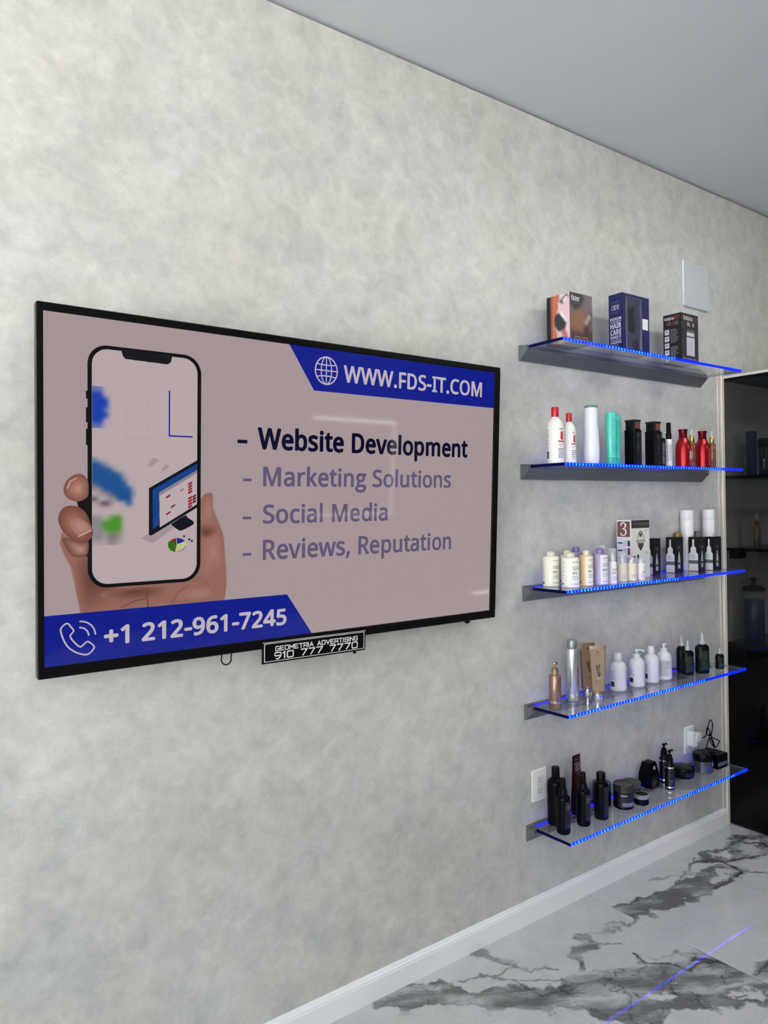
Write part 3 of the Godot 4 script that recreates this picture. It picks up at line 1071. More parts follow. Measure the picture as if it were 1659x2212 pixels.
func shelf_one() -> void:
	var e := cell(150, 250, rgb8(206, 176, 184))
	crect(e, 0, 0, 0.16, 1, rgb8(16, 14, 14))
	cpoly(e, [[0.16, 0], [0.56, 0], [0.5, 0.25], [0.38, 0.5], [0.42, 0.75], [0.5, 1], [0.16, 1]], rgb8(168, 98, 76))
	cpoly(e, [[0.16, 0], [0.3, 0], [0.26, 0.4], [0.3, 1], [0.16, 1]], rgb8(140, 76, 60))
	cpoly(e, [[0.34, 0.45], [0.52, 0.36], [0.86, 0.58], [0.78, 0.72], [0.5, 0.74], [0.36, 0.6]], rgb8(38, 42, 44))
	cpoly(e, [[0.52, 0.36], [0.62, 0.34], [0.9, 0.56], [0.84, 0.6]], rgb8(222, 216, 224))
	cpoly(e, [[0.6, 0.72], [0.8, 0.72], [0.98, 0.98], [0.78, 0.98]], rgb8(160, 104, 94))
	cpoly(e, [[0.56, 0.14], [0.88, 0.02], [0.98, 0.08], [0.7, 0.2]], rgb8(30, 30, 30))
	cpoly(e, [[0.66, 0.13], [0.88, 0.05], [0.94, 0.09], [0.74, 0.18]], rgb8(224, 222, 216))
	soften(atlas, e, 6)
	for k in 16:
		cpoly(e, [[0.28, 0.05 + k * 0.06], [0.31, 0.05 + k * 0.06], [0.31, 0.065 + k * 0.06], [0.28, 0.065 + k * 0.06]], rgb8(222, 170, 146))
	var f := cell(160, 250, rgb8(110, 82, 66))
	cpoly(f, [[0, 0], [1, 0], [1, 0.4], [0, 0.4]], rgb8(104, 88, 94))
	cpoly(f, [[0.1, 0.45], [0.5, 0.3], [0.75, 0.4], [0.7, 0.75], [0.85, 1], [0, 1], [0, 0.6]], rgb8(120, 82, 56))
	cpoly(f, [[0, 0.75], [0.5, 0.8], [1, 0.72], [1, 1], [0, 1]], rgb8(64, 36, 34))
	cpoly(f, [[0, 0], [0.5, 0], [0.62, 0.06], [0.5, 0.22], [0.2, 0.36], [0.06, 0.22], [0, 0.2]], rgb8(20, 18, 20))
	cpoly(f, [[0.62, 0.66], [0.72, 0.56], [0.92, 0.34], [1, 0.38], [0.84, 0.62], [0.8, 0.8], [0.64, 0.8]], rgb8(34, 34, 36))
	cpoly(f, [[0.64, 0.6], [0.88, 0.38], [0.94, 0.42], [0.7, 0.64]], rgb8(212, 206, 208))
	soften(atlas, f, 9)
	ctext(f, "Oster", 0.05, 0.42, 0.05, 0.16, rgb8(225, 225, 225), "serifbold")
	crect(f, 0.16, 0.2, 0.44, 0.206, rgb8(170, 170, 170))
	small_print(f, 0.2, 0.86, 0.9, 0.96, 2, rgb8(150, 120, 60))
	carton("product_box", "carton printed with a trimmer, pink end and brown front", 1, 1.922, 2.034, 0.043, 0.14, 0.161, mat(rgb8(60, 42, 38), 0.45), e, f, "boxed goods on the top shelf")

	e = cell(110, 300, rgb8(14, 18, 74))
	small_print(e, 0.24, 0.12, 0.78, 0.16, 1, rgb8(90, 96, 150))
	ctext(e, "CREW", 0.2, 0.78, 0.19, 0.27, rgb8(214, 216, 228), "serif")
	small_print(e, 0.26, 0.3, 0.76, 0.33, 1, rgb8(90, 96, 150))
	ctext(e, "HIGH", 0.1, 0.9, 0.40, 0.455, rgb8(228, 228, 236), "sansbold")
	crect(e, 0.1, 0.47, 0.9, 0.485, rgb8(200, 200, 215))
	ctext(e, "HAIR", 0.1, 0.9, 0.50, 0.59, rgb8(228, 228, 236), "sansbold")
	ctext(e, "CARE", 0.1, 0.9, 0.61, 0.70, rgb8(228, 228, 236), "sansbold")
	ctext(e, "DAILY", 0.1, 0.9, 0.715, 0.765, rgb8(228, 228, 236), "sansbold")
	crect(e, 0.1, 0.785, 0.9, 0.795, rgb8(200, 200, 215))
	ctext(e, "SHAMPOO", 0.1, 0.9, 0.81, 0.855, rgb8(214, 214, 228), "sansbold")
	small_print(e, 0.1, 0.87, 0.9, 0.94, 3, rgb8(150, 154, 190))
	f = cell(200, 300, rgb8(14, 18, 78))
	cpoly(f, [[0.06, 0.14], [0.45, 0.05], [0.62, 0.05], [0.62, 0.6], [0.7, 0.68], [0.74, 0.97], [0.2, 0.97], [0.16, 0.66], [0.06, 0.62]], rgb8(26, 28, 52))
	small_print(f, 0.2, 0.9, 0.6, 0.95, 1, rgb8(120, 122, 160))
	var bx := carton("product_box", "dark blue carton with white lettering and a clear window on its front", 1, 2.197, 2.35, 0.083, 0.14, 0.202, mat(rgb8(15, 19, 80), 0.35), e, f, "boxed goods on the top shelf")
	# the razor behind its clear window bulges out of the front
	var raz := new_st()
	add_lathe(raz, [[0, 70], [14, 70], [20, 78], [22, 100], [18, 130], [20, 150], [14, 160], [0, 160]], 18, 0.9, 0.3, Vector3(-0.028, 0, 0.029))
	part("razor", raz.commit(), mat(rgb8(24, 25, 22), 0.15), bx)
	var knob := new_st()
	add_lathe(knob, [[0, 14], [12, 14], [16, 24], [14, 38], [8, 44], [0, 44]], 18, 1.0, 0.4, Vector3(-0.006, 0, 0.029))
	part("spare_head", knob.commit(), mat(rgb8(24, 25, 22), 0.15), bx)
	part("window", box(Vector3(-0.066, 0.008, 0.0290), Vector3(0.026, 0.19, 0.0365), 0.004), clear(rgb8(90, 96, 130), 0.14, 0.02), bx, Vector3.ZERO, "clear plastic window")
	part("price_sticker", box(Vector3(0.036, 0.088, 0.0285), Vector3(0.068, 0.126, 0.0291)), mat(rgb8(214, 218, 212), 0.6), bx, Vector3.ZERO, "blank white sticker")

	e = cell(130, 260, rgb8(12, 12, 14))
	ctext(e, "BaByliss", 0.08, 0.62, 0.05, 0.11, rgb8(226, 226, 226), "sansbold")
	ctext(e, "PRO", 0.64, 0.94, 0.04, 0.11, rgb8(150, 30, 44), "sansbold")
	ctext(e, "FOIL", 0.16, 0.42, 0.15, 0.22, rgb8(150, 160, 160), "sans")
	ctext(e, "FX", 0.44, 0.62, 0.15, 0.22, rgb8(150, 30, 40), "sansbold")
	ctext(e, "02", 0.66, 0.86, 0.15, 0.22, rgb8(150, 160, 160), "sans")
	for k in 5:
		crect(e, 0.08, 0.3 + k * 0.14, 0.34, 0.41 + k * 0.14, rgb8(196, 196, 202))
		crect(e, 0.14, 0.33 + k * 0.14, 0.26, 0.36 + k * 0.14, rgb8(110, 110, 116))
	small_print(e, 0.42, 0.3, 0.92, 0.6, 9, rgb8(150, 152, 160))
	small_print(e, 0.42, 0.66, 0.92, 0.94, 8, rgb8(150, 150, 160))
	f = cell(150, 260, rgb8(44, 43, 46))
	ctext(f, "BaByliss", 0.14, 0.66, 0.05, 0.13, rgb8(186, 184, 186), "sansbold")
	ctext(f, "PRO", 0.68, 0.92, 0.05, 0.13, rgb8(120, 36, 46), "sansbold")
	ctext(f, "FOIL", 0.34, 0.52, 0.18, 0.25, rgb8(190, 190, 190), "sansbold")
	ctext(f, "02", 0.66, 0.76, 0.18, 0.25, rgb8(190, 190, 190), "sansbold")
	crect(f, 0.32, 0.33, 0.76, 0.37, rgb8(90, 92, 84))
	crect(f, 0.32, 0.38, 0.76, 0.46, rgb8(182, 180, 188))
	crect(f, 0.30, 0.48, 0.78, 0.86, rgb8(170, 168, 178))
	crect(f, 0.1, 0.91, 0.9, 0.93, rgb8(120, 120, 128))
	carton("product_box", "black carton with red and white lettering and a silver shaver pictured", 1, 2.549, 2.663, 0.066, 0.14, 0.184, mat(rgb8(22, 22, 24), 0.35), e, f, "boxed goods on the top shelf")


func shelf_two() -> void:
	var white := mat(rgb8(232, 231, 226), 0.35)
	var redcap := mat(rgb8(172, 14, 34), 0.3)
	for k in [[1.889, 0.10, 1.0, 1.0, "tall white shampoo bottle with a red cap and red figure"], [1.957, 0.10, 0.81, 0.918, "smaller white bottle with red cap beside the taller red capped one"]]:
		var c := cell(150, 220, rgb8(232, 231, 226))
		small_print(c, 0.3, 0.03, 0.7, 0.1, 1, rgb8(60, 60, 70))
		cpoly(c, [[0.4, 0.14], [0.6, 0.12], [0.66, 0.36], [0.5, 0.4], [0.38, 0.36]], rgb8(190, 40, 56))
		crect(c, 0.2, 0.42, 0.8, 0.46, rgb8(120, 20, 34))
		small_print(c, 0.25, 0.5, 0.75, 0.6, 2, rgb8(190, 110, 116))
		small_print(c, 0.22, 0.64, 0.78, 0.96, 5, rgb8(70, 70, 76))
		var b := cell(80, 220, rgb8(232, 231, 226))
		small_print(b, 0.1, 0.05, 0.9, 0.7, 12, rgb8(100, 104, 96))
		crect(b, 0.2, 0.74, 0.8, 0.96, rgb8(50, 50, 54))
		var r: float = k[2]
		var h: float = k[3]
		var body := [[0, 0], [24, 0], [26, 2], [26.5, 8], [26.5, 112], [26, 122], [23, 134], [17, 142], [12, 147], [12, 151], [0, 151]].map(func(p): return [p[0] * r, p[1] * h])
		var cap := [[0, 149], [11.6, 149], [12, 150], [12, 180], [11, 182], [0, 182]].map(func(p): return [p[0] * r, p[1] * h])
		goods("shampoo_bottle", k[4], "bottle", 2, k[0], k[1], [["body", lathe(body), white], ["cap", lathe(cap), redcap], ["label", curved_label(0.0267 * r, 90, 52, 0.012 * h, 0.116 * h, c), print_mat], ["back_label", curved_label(0.0267 * r, 205, 26, 0.012 * h, 0.116 * h, b), print_mat]], "red capped bottles")
	# tall white tapering bottle
	var c := cell(110, 240, rgb8(222, 224, 234))
	small_print(c, 0.3, 0.04, 0.7, 0.42, 9, rgb8(120, 124, 130))
	cpoly(c, [[0.3, 0.5], [0.5, 0.44], [0.6, 0.52], [0.5, 0.56]], rgb8(36, 80, 74))
	cpoly(c, [[0.24, 0.64], [0.7, 0.56], [0.76, 0.66], [0.3, 0.7]], rgb8(50, 100, 92))
	cpoly(c, [[0.2, 0.78], [0.66, 0.72], [0.8, 0.86], [0.3, 0.92]], rgb8(60, 112, 102))
	goods("conditioner_bottle", "tall white tapered bottle with grey lid and green script", "bottle", 2, 2.071, 0.10, [["body", lathe([[0, 0], [19, 0], [23.5, 6], [25.5, 22], [26, 40], [25.2, 70], [23, 130], [21, 178], [20.8, 192], [0, 192]]), mat(rgb8(222, 224, 234), 0.3)], ["lid", lathe([[0, 191.5], [21.4, 191.5], [21.8, 193], [21.8, 197], [20.5, 199], [0, 199]]), mat(rgb8(84, 112, 114), 0.35)], ["label", curved_label(0.0257, 70, 30, 0.03, 0.17, c, 1, 1, 0.0219), print_mat]])
	# two aqua bottles
	var teal := mat(rgb8(72, 190, 172), 0.25)
	c = cell(110, 200, rgb8(72, 190, 172))
	small_print(c, 0.2, 0.1, 0.8, 0.3, 4, rgb8(40, 140, 130))
	small_print(c, 0.2, 0.42, 0.8, 0.5, 2, rgb8(30, 110, 110))
	for k in [[2.172, 0.105, "aqua green squeeze bottle standing on its cap, the front one of two"], [2.236, 0.075, "aqua green squeeze bottle standing half behind another aqua bottle"]]:
		goods("squeeze_bottle", k[2], "bottle", 2, k[0], k[1], [["cap", lathe([[0, 0], [19.5, 0], [20.5, 1.5], [21, 25], [0, 25]], 28, 1.0, 0.8), mat(rgb8(62, 176, 158), 0.3)], ["body", lathe([[0, 25], [19, 26], [17.5, 36], [18, 50], [20.5, 74], [21.5, 100], [22, 150], [21.5, 174], [19, 181], [14, 183], [0, 183]], 28, 1.0, 0.8), teal], ["label", curved_label(0.0219, 90, 50, 0.1, 0.165, c, 1.0, 0.8), print_mat]], "aqua bottles")
	# black bottles with a copper plaque
	var black := mat(rgb8(11, 11, 16), 0.2)
	c = cell(80, 200, rgb8(11, 11, 16))
	ctext(c, "C", 0.4, 0.62, 0.06, 0.16, rgb8(150, 150, 156), "serif")
	crect(c, 0.4, 0.34, 0.54, 0.56, rgb8(66, 66, 70))
	crect(c, 0.42, 0.62, 0.54, 0.67, rgb8(84, 84, 88))
	crect(c, 0.5, 0.94, 0.7, 0.96, rgb8(110, 110, 112))
	for k in [[2.302, 0.10, "square black bottle with copper plaque on its cap next to the aqua bottles"], [2.424, 0.10, "square black bottle with copper plaque on its cap next to a slim dark vial"]]:
		goods("square_bottle", k[2], "bottle", 2, k[0], k[1], [["body", prism(rounded(-0.022, -0.022, 0.022, 0.022, 0.005), 1, 0.0, 0.128), black], ["cap", prism(rounded(-0.0195, -0.0195, 0.0195, 0.0195, 0.006), 1, 0.128, 0.158), mat(rgb8(22, 23, 24), 0.3)], ["cap_top", prism(rounded(-0.0215, -0.0215, 0.0215, 0.0215, 0.006), 1, 0.158, 0.1635), mat(rgb8(34, 36, 34), 0.3)], ["plaque", box(Vector3(-0.013, 0.132, 0.0195), Vector3(0.013, 0.156, 0.0202), 0.0003), mat(rgb8(150, 96, 84), 0.3, 0.6), Vector3.ZERO, "copper plaque"], ["label", panel(0.034, 0.115, c), print_mat, Vector3(0, 0.064, 0.0223)]], "square black bottles")
	# slim vial and dropper
	c = cell(60, 150, rgb8(24, 22, 30))
	small_print(c, 0.1, 0.1, 0.9, 0.4, 4, rgb8(120, 110, 130))
	crect(c, 0.1, 0.45, 0.9, 0.58, rgb8(56, 40, 86))
	small_print(c, 0.1, 0.64, 0.9, 0.95, 5, rgb8(120, 114, 120))
	goods("vial", "slim dark vial with pale green tip between black bottle and dropper", "bottle", 2, 2.484, 0.10, [["body", lathe([[0, 0], [9.5, 0], [10, 1], [10, 98], [8, 106], [5, 108], [0, 108]], 20), mat(rgb8(24, 22, 30), 0.3)], ["tip", lathe([[0, 107], [5, 107], [4, 124], [2, 136], [0, 138]], 16), mat(rgb8(120, 160, 150), 0.3)], ["label", curved_label(0.0102, 105, 75, 0.008, 0.094, c), print_mat]])
	c = cell(80, 150, rgb8(206, 206, 206))
	small_print(c, 0.05, 0.1, 0.95, 0.9, 11, rgb8(90, 92, 96))
	goods("dropper_bottle", "small white bottle with tall black nozzle and close printed text", "bottle", 2, 2.521, 0.10, [["body", lathe([[0, 0], [11.5, 0], [12, 1], [12, 98], [10, 104], [8, 106], [0, 106]], 22), mat(rgb8(226, 226, 226), 0.35)], ["nozzle", lathe([[0, 105], [10, 105], [10.2, 126], [8.4, 128], [8.2, 163], [6.8, 167], [0, 167]], 20), mat(rgb8(14, 14, 15), 0.3)], ["label", curved_label(0.0122, 110, 80, 0.016, 0.092, c), print_mat]])
	# red metallic bottles
	var red := mat(rgb8(150, 14, 26), 0.22, 0.55)
	var wine := mat(rgb8(78, 8, 18), 0.2, 0.2)
	for k in [[2.607, 0.105, "glossy red bottle with a dark red cap and white label"], [2.739, 0.105, "glossy red bottle with dark red cap between two amber oil bottles"]]:
		c = cell(80, 120, rgb8(134, 20, 34))
		small_print(c, 0.2, 0.05, 0.8, 0.16, 1, rgb8(222, 120, 130))
		if k[0] < 2.7:
			crect(c, 0.15, 0.24, 0.95, 0.68, rgb8(196, 186, 194))
		small_print(c, 0.2, 0.3, 0.9, 0.95, 6, rgb8(190, 110, 124))
		goods("red_bottle", k[2], "bottle", 2, k[0], k[1], [["body", lathe([[0, 0], [25, 0], [28, 3], [28.5, 14], [28.5, 72], [26.5, 88], [21, 102], [16.5, 110], [15, 114], [0, 114]], 32), red], ["cap", lathe([[0, 112.5], [16, 112.5], [15, 118], [15, 134], [17, 142], [17, 145], [0, 145]], 28), wine], ["label", curved_label(0.0288, 75, 26, 0.008, 0.078, c), print_mat]], "red bottles")
	for k in [[2.674, 0.10, "amber oil bottle with gold collar squeezed between two red bottles"], [2.815, 0.10, "amber oil bottle with gold collar closest to the dark cabinet"]]:
		goods("oil_bottle", k[2], "bottle", 2, k[0], k[1], [["body", lathe([[0, 0], [13.5, 0], [15, 2], [15, 92], [12, 99], [8, 101], [0, 101]], 24), clear(rgb8(120, 70, 8), 0.72, 0.05)], ["collar", lathe([[0, 100], [9, 100], [9.5, 101], [9.5, 124], [8.5, 126], [0, 126]], 20), mat(rgb8(200, 160, 84), 0.22, 0.85)], ["tip", lathe([[0, 125], [4, 125], [4, 142], [2.5, 148], [0, 149]], 14), clear(rgb8(220, 222, 220), 0.45, 0.1)]], "amber oil bottles")


func shelf_three() -> void:
	var cream := mat(rgb8(232, 230, 208), 0.4)
	var ivory := clear(rgb8(228, 226, 206), 0.75, 0.2)
	var body := [[0, 0], [25, 0], [27, 2], [27, 95], [25.5, 98], [14, 99], [0, 99]]
	var cap := [[0, 98.5], [14, 98.5], [14, 108], [13, 112], [8, 115], [0, 116]]
	var rows := [
		[1.918, 0.048, 1.0, 1.0, "Nº5", rgb8(234, 232, 214), rgb8(234, 232, 214), 0, "cream bottle with black lettering at the shelf end by the television, beside blue glow"],
		[1.934, 0.115, 1.05, 0.98, "Nº5", rgb8(236, 236, 226), rgb8(236, 236, 226), 0, "white lettered bottle at the front of the cream bottles, closest to the lit edge"],
		[2.003, 0.124, 0.82, 1.02, "Nº4", rgb8(212, 190, 146), rgb8(234, 230, 214), 0, "tan sided bottle with white label next to the purple capped bottle"],
		[2.059, 0.136, 0.96, 1.06, "Nº4P", rgb8(150, 138, 172), rgb8(222, 222, 232), 1, "lavender bottle with purple cap and white label"],
		[1.992, 0.055, 0.9, 1.0, "", rgb8(226, 222, 206), rgb8(226, 222, 206), 0, "cream bottle standing behind the white lettered bottle"],
		[2.046, 0.048, 0.85, 1.08, "", rgb8(140, 128, 166), rgb8(150, 138, 172), 1, "purple capped bottle standing in the back row of the cream bottles"],
	]
	for k in rows:
		var r: float = k[2]
		var h: float = k[3]
		var c := cell(150, 150, k[6])
		var ink := rgb8(52, 52, 58)
		crect(c, 0.12, 0.1, 0.88, 0.115, ink)
		if k[4] != "":
			ctext(c, "OLAPLEX", 0.14, 0.86, 0.28, 0.40, ink)
			ctext(c, k[4], 0.14, 0.4 if k[4].length() < 4 else 0.52, 0.47, 0.56, ink, "sansbold")
		small_print(c, 0.14, 0.6, 0.7, 0.76, 3, rgb8(130, 130, 134))
		crect(c, 0.12, 0.9, 0.88, 0.915, ink)
		var side := cell(50, 150, k[5])
		small_print(side, 0.1, 0.1, 0.8, 0.8, 9, rgb8(150, 148, 138))
		crect(side, 0.2, 0.86, 0.6, 0.95, rgb8(50, 50, 50))
		var m: Material = mat(k[5], 0.35)
		goods("treatment_bottle", k[8], "bottle", 3, k[0], k[1], [["body", lathe(body.map(func(p): return [p[0] * r, p[1] * h]), 32), m], ["cap", lathe(cap.map(func(p): return [p[0] * r, p[1] * h]), 28), ivory if k[7] == 0 else mat(rgb8(122, 100, 160), 0.25)], ["label", curved_label(0.0272 * r, 84, 56, 0.004 * h, 0.094 * h, c), print_mat], ["back_label", curved_label(0.0272 * r, 196, 22, 0.004 * h, 0.094 * h, side), print_mat]], "cream treatment bottles")
	# smaller bottles with clear covers
	var smalls := [
		[2.117, 0.142, 14.5, 74.0, 119.0, rgb8(230, 230, 226), "slim white bottle with a tall clear cover beside the lavender bottle"],
		[2.203, 0.118, 16.0, 62.0, 103.0, rgb8(228, 222, 196), "small cream bottle with a clear cover next to the slim white bottle"],
		[2.248, 0.124, 17.0, 60.0, 79.0, rgb8(228, 222, 196), "short cream bottle with a low clear cap"],
		[2.289, 0.132, 13.5, 58.0, 77.0, rgb8(232, 228, 214), "short white bottle with a red brown mark in front of the numbered carton"],
		[2.165, 0.062, 14.5, 78.0, 124.0, rgb8(224, 224, 224), "clear covered bottle standing in the back row near the numbered carton"],
	]
	for k in smalls:
		var c := cell(90, 110, k[5])
		if k[0] < 2.15:
			ctext(c, "OLAPLEX", 0.1, 0.92, 0.26, 0.4, rgb8(52, 52, 58))
			ctext(c, "Nº6", 0.1, 0.5, 0.46, 0.56, rgb8(52, 52, 58), "sansbold")
		small_print(c, 0.1, 0.64, 0.8, 0.9, 4, rgb8(140, 140, 140))
		if k[0] > 2.27:
			crect(c, 0.3, 0.5, 0.95, 0.56, rgb8(92, 46, 36))
		var r: float = k[2]
		var h: float = k[3]
		var t: float = k[4]
		goods("serum_bottle", k[6], "bottle", 3, k[0], k[1], [["body", lathe([[0, 0], [r - 1, 0], [r, 1], [r, h - 2], [r - 1, h], [0, h]], 24), mat(k[5], 0.35)], ["pump", lathe([[0, h], [r * 0.5, h], [r * 0.5, h + (t - h) * 0.3], [r * 0.36, h + (t - h) * 0.34], [r * 0.36, h + (t - h) * 0.62], [0, h + (t - h) * 0.64]], 16), mat(rgb8(226, 226, 226), 0.3)], ["cover", lathe([[r * 0.9, h], [r * 0.9, t - 2], [r * 0.8, t], [0, t]], 20), clear(rgb8(226, 228, 236), 0.3, 0.06)], ["label", curved_label((r + 0.2) * 0.001, 95, 60, 0.004, (h - 4) * 0.001, c), print_mat]], "small treatment bottles")
	# kit carton with the figure 3
	var e := cell(110, 400, rgb8(220, 220, 228))
	crect(e, 0.05, 0.02, 0.95, 0.29, rgb8(104, 70, 62))
	ctext(e, "3", 0.26, 0.7, 0.04, 0.27, rgb8(236, 230, 226), "serif")
	for k in 4:
		crect(e, 0.08, 0.38 + k * 0.13, 0.42, 0.41 + k * 0.13, rgb8(74, 76, 90))
		small_print(e, 0.5, 0.36 + k * 0.13, 0.72, 0.44 + k * 0.13, 3, rgb8(120, 124, 160))
	for k in [[0.35, 0.45, 44, 48, 60], [0.48, 0.6, 130, 58, 66], [0.64, 0.78, 52, 70, 122]]:
		crect(e, 0.76, k[0], 0.94, k[1], rgb8(k[2], k[3], k[4]))
	var f := cell(160, 400, rgb8(212, 213, 206))
	crect(f, 0, 0, 1, 0.14, rgb8(52, 54, 54))
	crect(f, 0.1, 0.05, 0.9, 0.08, rgb8(80, 82, 80))
	cpoly(f, [[0.5, 0.18], [0.64, 0.24], [0.72, 0.34], [0.64, 0.46], [0.5, 0.54], [0.36, 0.46], [0.28, 0.34], [0.36, 0.24]], rgb8(70, 66, 62))
	cpoly(f, [[0.5, 0.20], [0.62, 0.25], [0.69, 0.33], [0.31, 0.33], [0.38, 0.25]], rgb8(206, 206, 198))
	crect(f, 0.28, 0.33, 0.74, 0.40, rgb8(212, 213, 206))
	ctext(f, "NIOXIN", 0.26, 0.74, 0.34, 0.39, rgb8(60, 60, 60), "sansbold")
	cpoly(f, [[0.4, 0.2], [0.5, 0.24], [0.6, 0.2], [0.56, 0.29], [0.44, 0.29]], rgb8(70, 66, 62))
	small_print(f, 0.74, 0.17, 0.94, 0.2, 1, rgb8(120, 120, 120))
	small_print(f, 0.74, 0.55, 0.94, 0.6, 2, rgb8(110, 114, 124))
	for k in [[0.1, 0.62], [0.3, 0.6], [0.46, 0.7]]:
		crect(f, k[0], k[1], k[0] + 0.1, k[1] + 0.1, rgb8(24, 24, 24))
		crect(f, k[0] - 0.02, k[1] + 0.1, k[0] + 0.13, k[1] + 0.3, rgb8(186, 186, 180))
	carton("kit_box", "tall white carton with a large 3 on brown square", 3, 2.30, 2.41, 0.026, 0.088, 0.209, mat(rgb8(206, 207, 202), 0.45), e, f)
	# serum cartons: white bottle pictured on the end, black window front
	var names := [
		[2.470, 2.520, 0.020, 0.060, 0.136, "narrow black serum carton standing right behind the numbered carton"],
		[2.600, 2.657, 0.030, 0.068, 0.136, "black serum carton with white bottle picture standing alone in the middle"],
		[2.722, 2.772, 0.050, 0.092, 0.133, "black serum carton with white bottle picture, first of the touching pair"],
		[2.796, 2.856, 0.076, 0.110, 0.132, "black serum carton with white bottle picture, last before the dark cabinet"],
	]
	for k in names:
		e = cell(70, 220, rgb8(14, 14, 16))
		cpoly(e, [[0.4, 0.06], [0.6, 0.06], [0.6, 0.26], [0.8, 0.32], [0.8, 0.44], [1.0, 0.5], [1.0, 1.0], [0.0, 1.0], [0.0, 0.5], [0.2, 0.44], [0.2, 0.32], [0.4, 0.26]], rgb8(208, 210, 210))
		small_print(e, 0.15, 0.52, 0.85, 0.64, 3, rgb8(110, 110, 110))
		crect(e, 0.0, 0.69, 1.0, 0.79, rgb8(96, 94, 96))
		f = cell(80, 220, rgb8(16, 15, 20))
		cpoly(f, [[0.3, 0.24], [0.7, 0.24], [0.66, 0.34], [0.34, 0.34]], rgb8(60, 56, 62))
		cpoly(f, [[0.46, 0.4], [0.54, 0.4], [0.7, 0.72], [0.66, 0.9], [0.34, 0.9], [0.3, 0.72]], rgb8(120, 120, 118))
		cpoly(f, [[0.48, 0.42], [0.54, 0.42], [0.56, 0.88], [0.44, 0.88]], rgb8(196, 194, 186))
		crect(f, 0.3, 0.72, 0.7, 0.78, rgb8(60, 58, 60))
		carton("serum_box", k[5], 3, k[0], k[1], k[2], k[3], k[4], mat(rgb8(14, 14, 16), 0.2), e, f, "serum cartons")
	# tall white spray cans and brown capped bottles at the back
	for k in [[2.752, 0.027, "tall plain white spray can behind the touching serum cartons"], [2.905, 0.030, "tall white spray can with grey streaks closest to the dark cabinet"]]:
		var c := cell(120, 200, rgb8(226, 227, 230))
		crect(c, 0.5, 0.3, 0.6, 0.32, rgb8(120, 120, 126))
		cpoly(c, [[0.3, 0.62], [0.62, 0.52], [0.66, 0.54], [0.4, 0.66]], rgb8(150, 150, 156))
		cpoly(c, [[0.5, 0.8], [0.9, 0.7], [0.92, 0.74], [0.6, 0.86]], rgb8(150, 150, 156))
		goods("spray_can", k[2], "can", 3, k[0], k[1], [["can", lathe([[0, 0], [24, 0], [25, 2], [25, 196], [24.5, 198], [0, 198]], 32), mat(rgb8(226, 227, 230), 0.3)], ["cap", lathe([[0, 198], [25, 198.4], [25.2, 199], [25.2, 236], [24, 238], [0, 238]], 32), mat(rgb8(226, 227, 230), 0.35)], ["label", curved_label(0.0252, 90, 70, 0.1, 0.19, c), print_mat]], "white spray cans")
	for k in [[2.680, 0.030, 0.0, "olive bottle with a gold brown cap behind the single serum carton"], [2.826, 0.026, 1.0, "bottle with a domed taupe cap between the two white cans"]]:
		goods("capped_bottle", k[3], "bottle", 3, k[0], k[1], [["body", lathe([[0, 0], [18, 0], [19, 1], [19, 112], [16, 120], [0, 120]], 24), mat(rgb8(70, 62, 46), 0.4)], ["cap", lathe([[0, 119], [18, 119], [18.5, 121], [18, 140], [15, 149], [8, 153], [0, 154]], 24), mat(rgb8(122, 98, 56) if k[2] < 0.5 else rgb8(92, 88, 82), 0.35, 0.2)]], "capped bottles at the back")


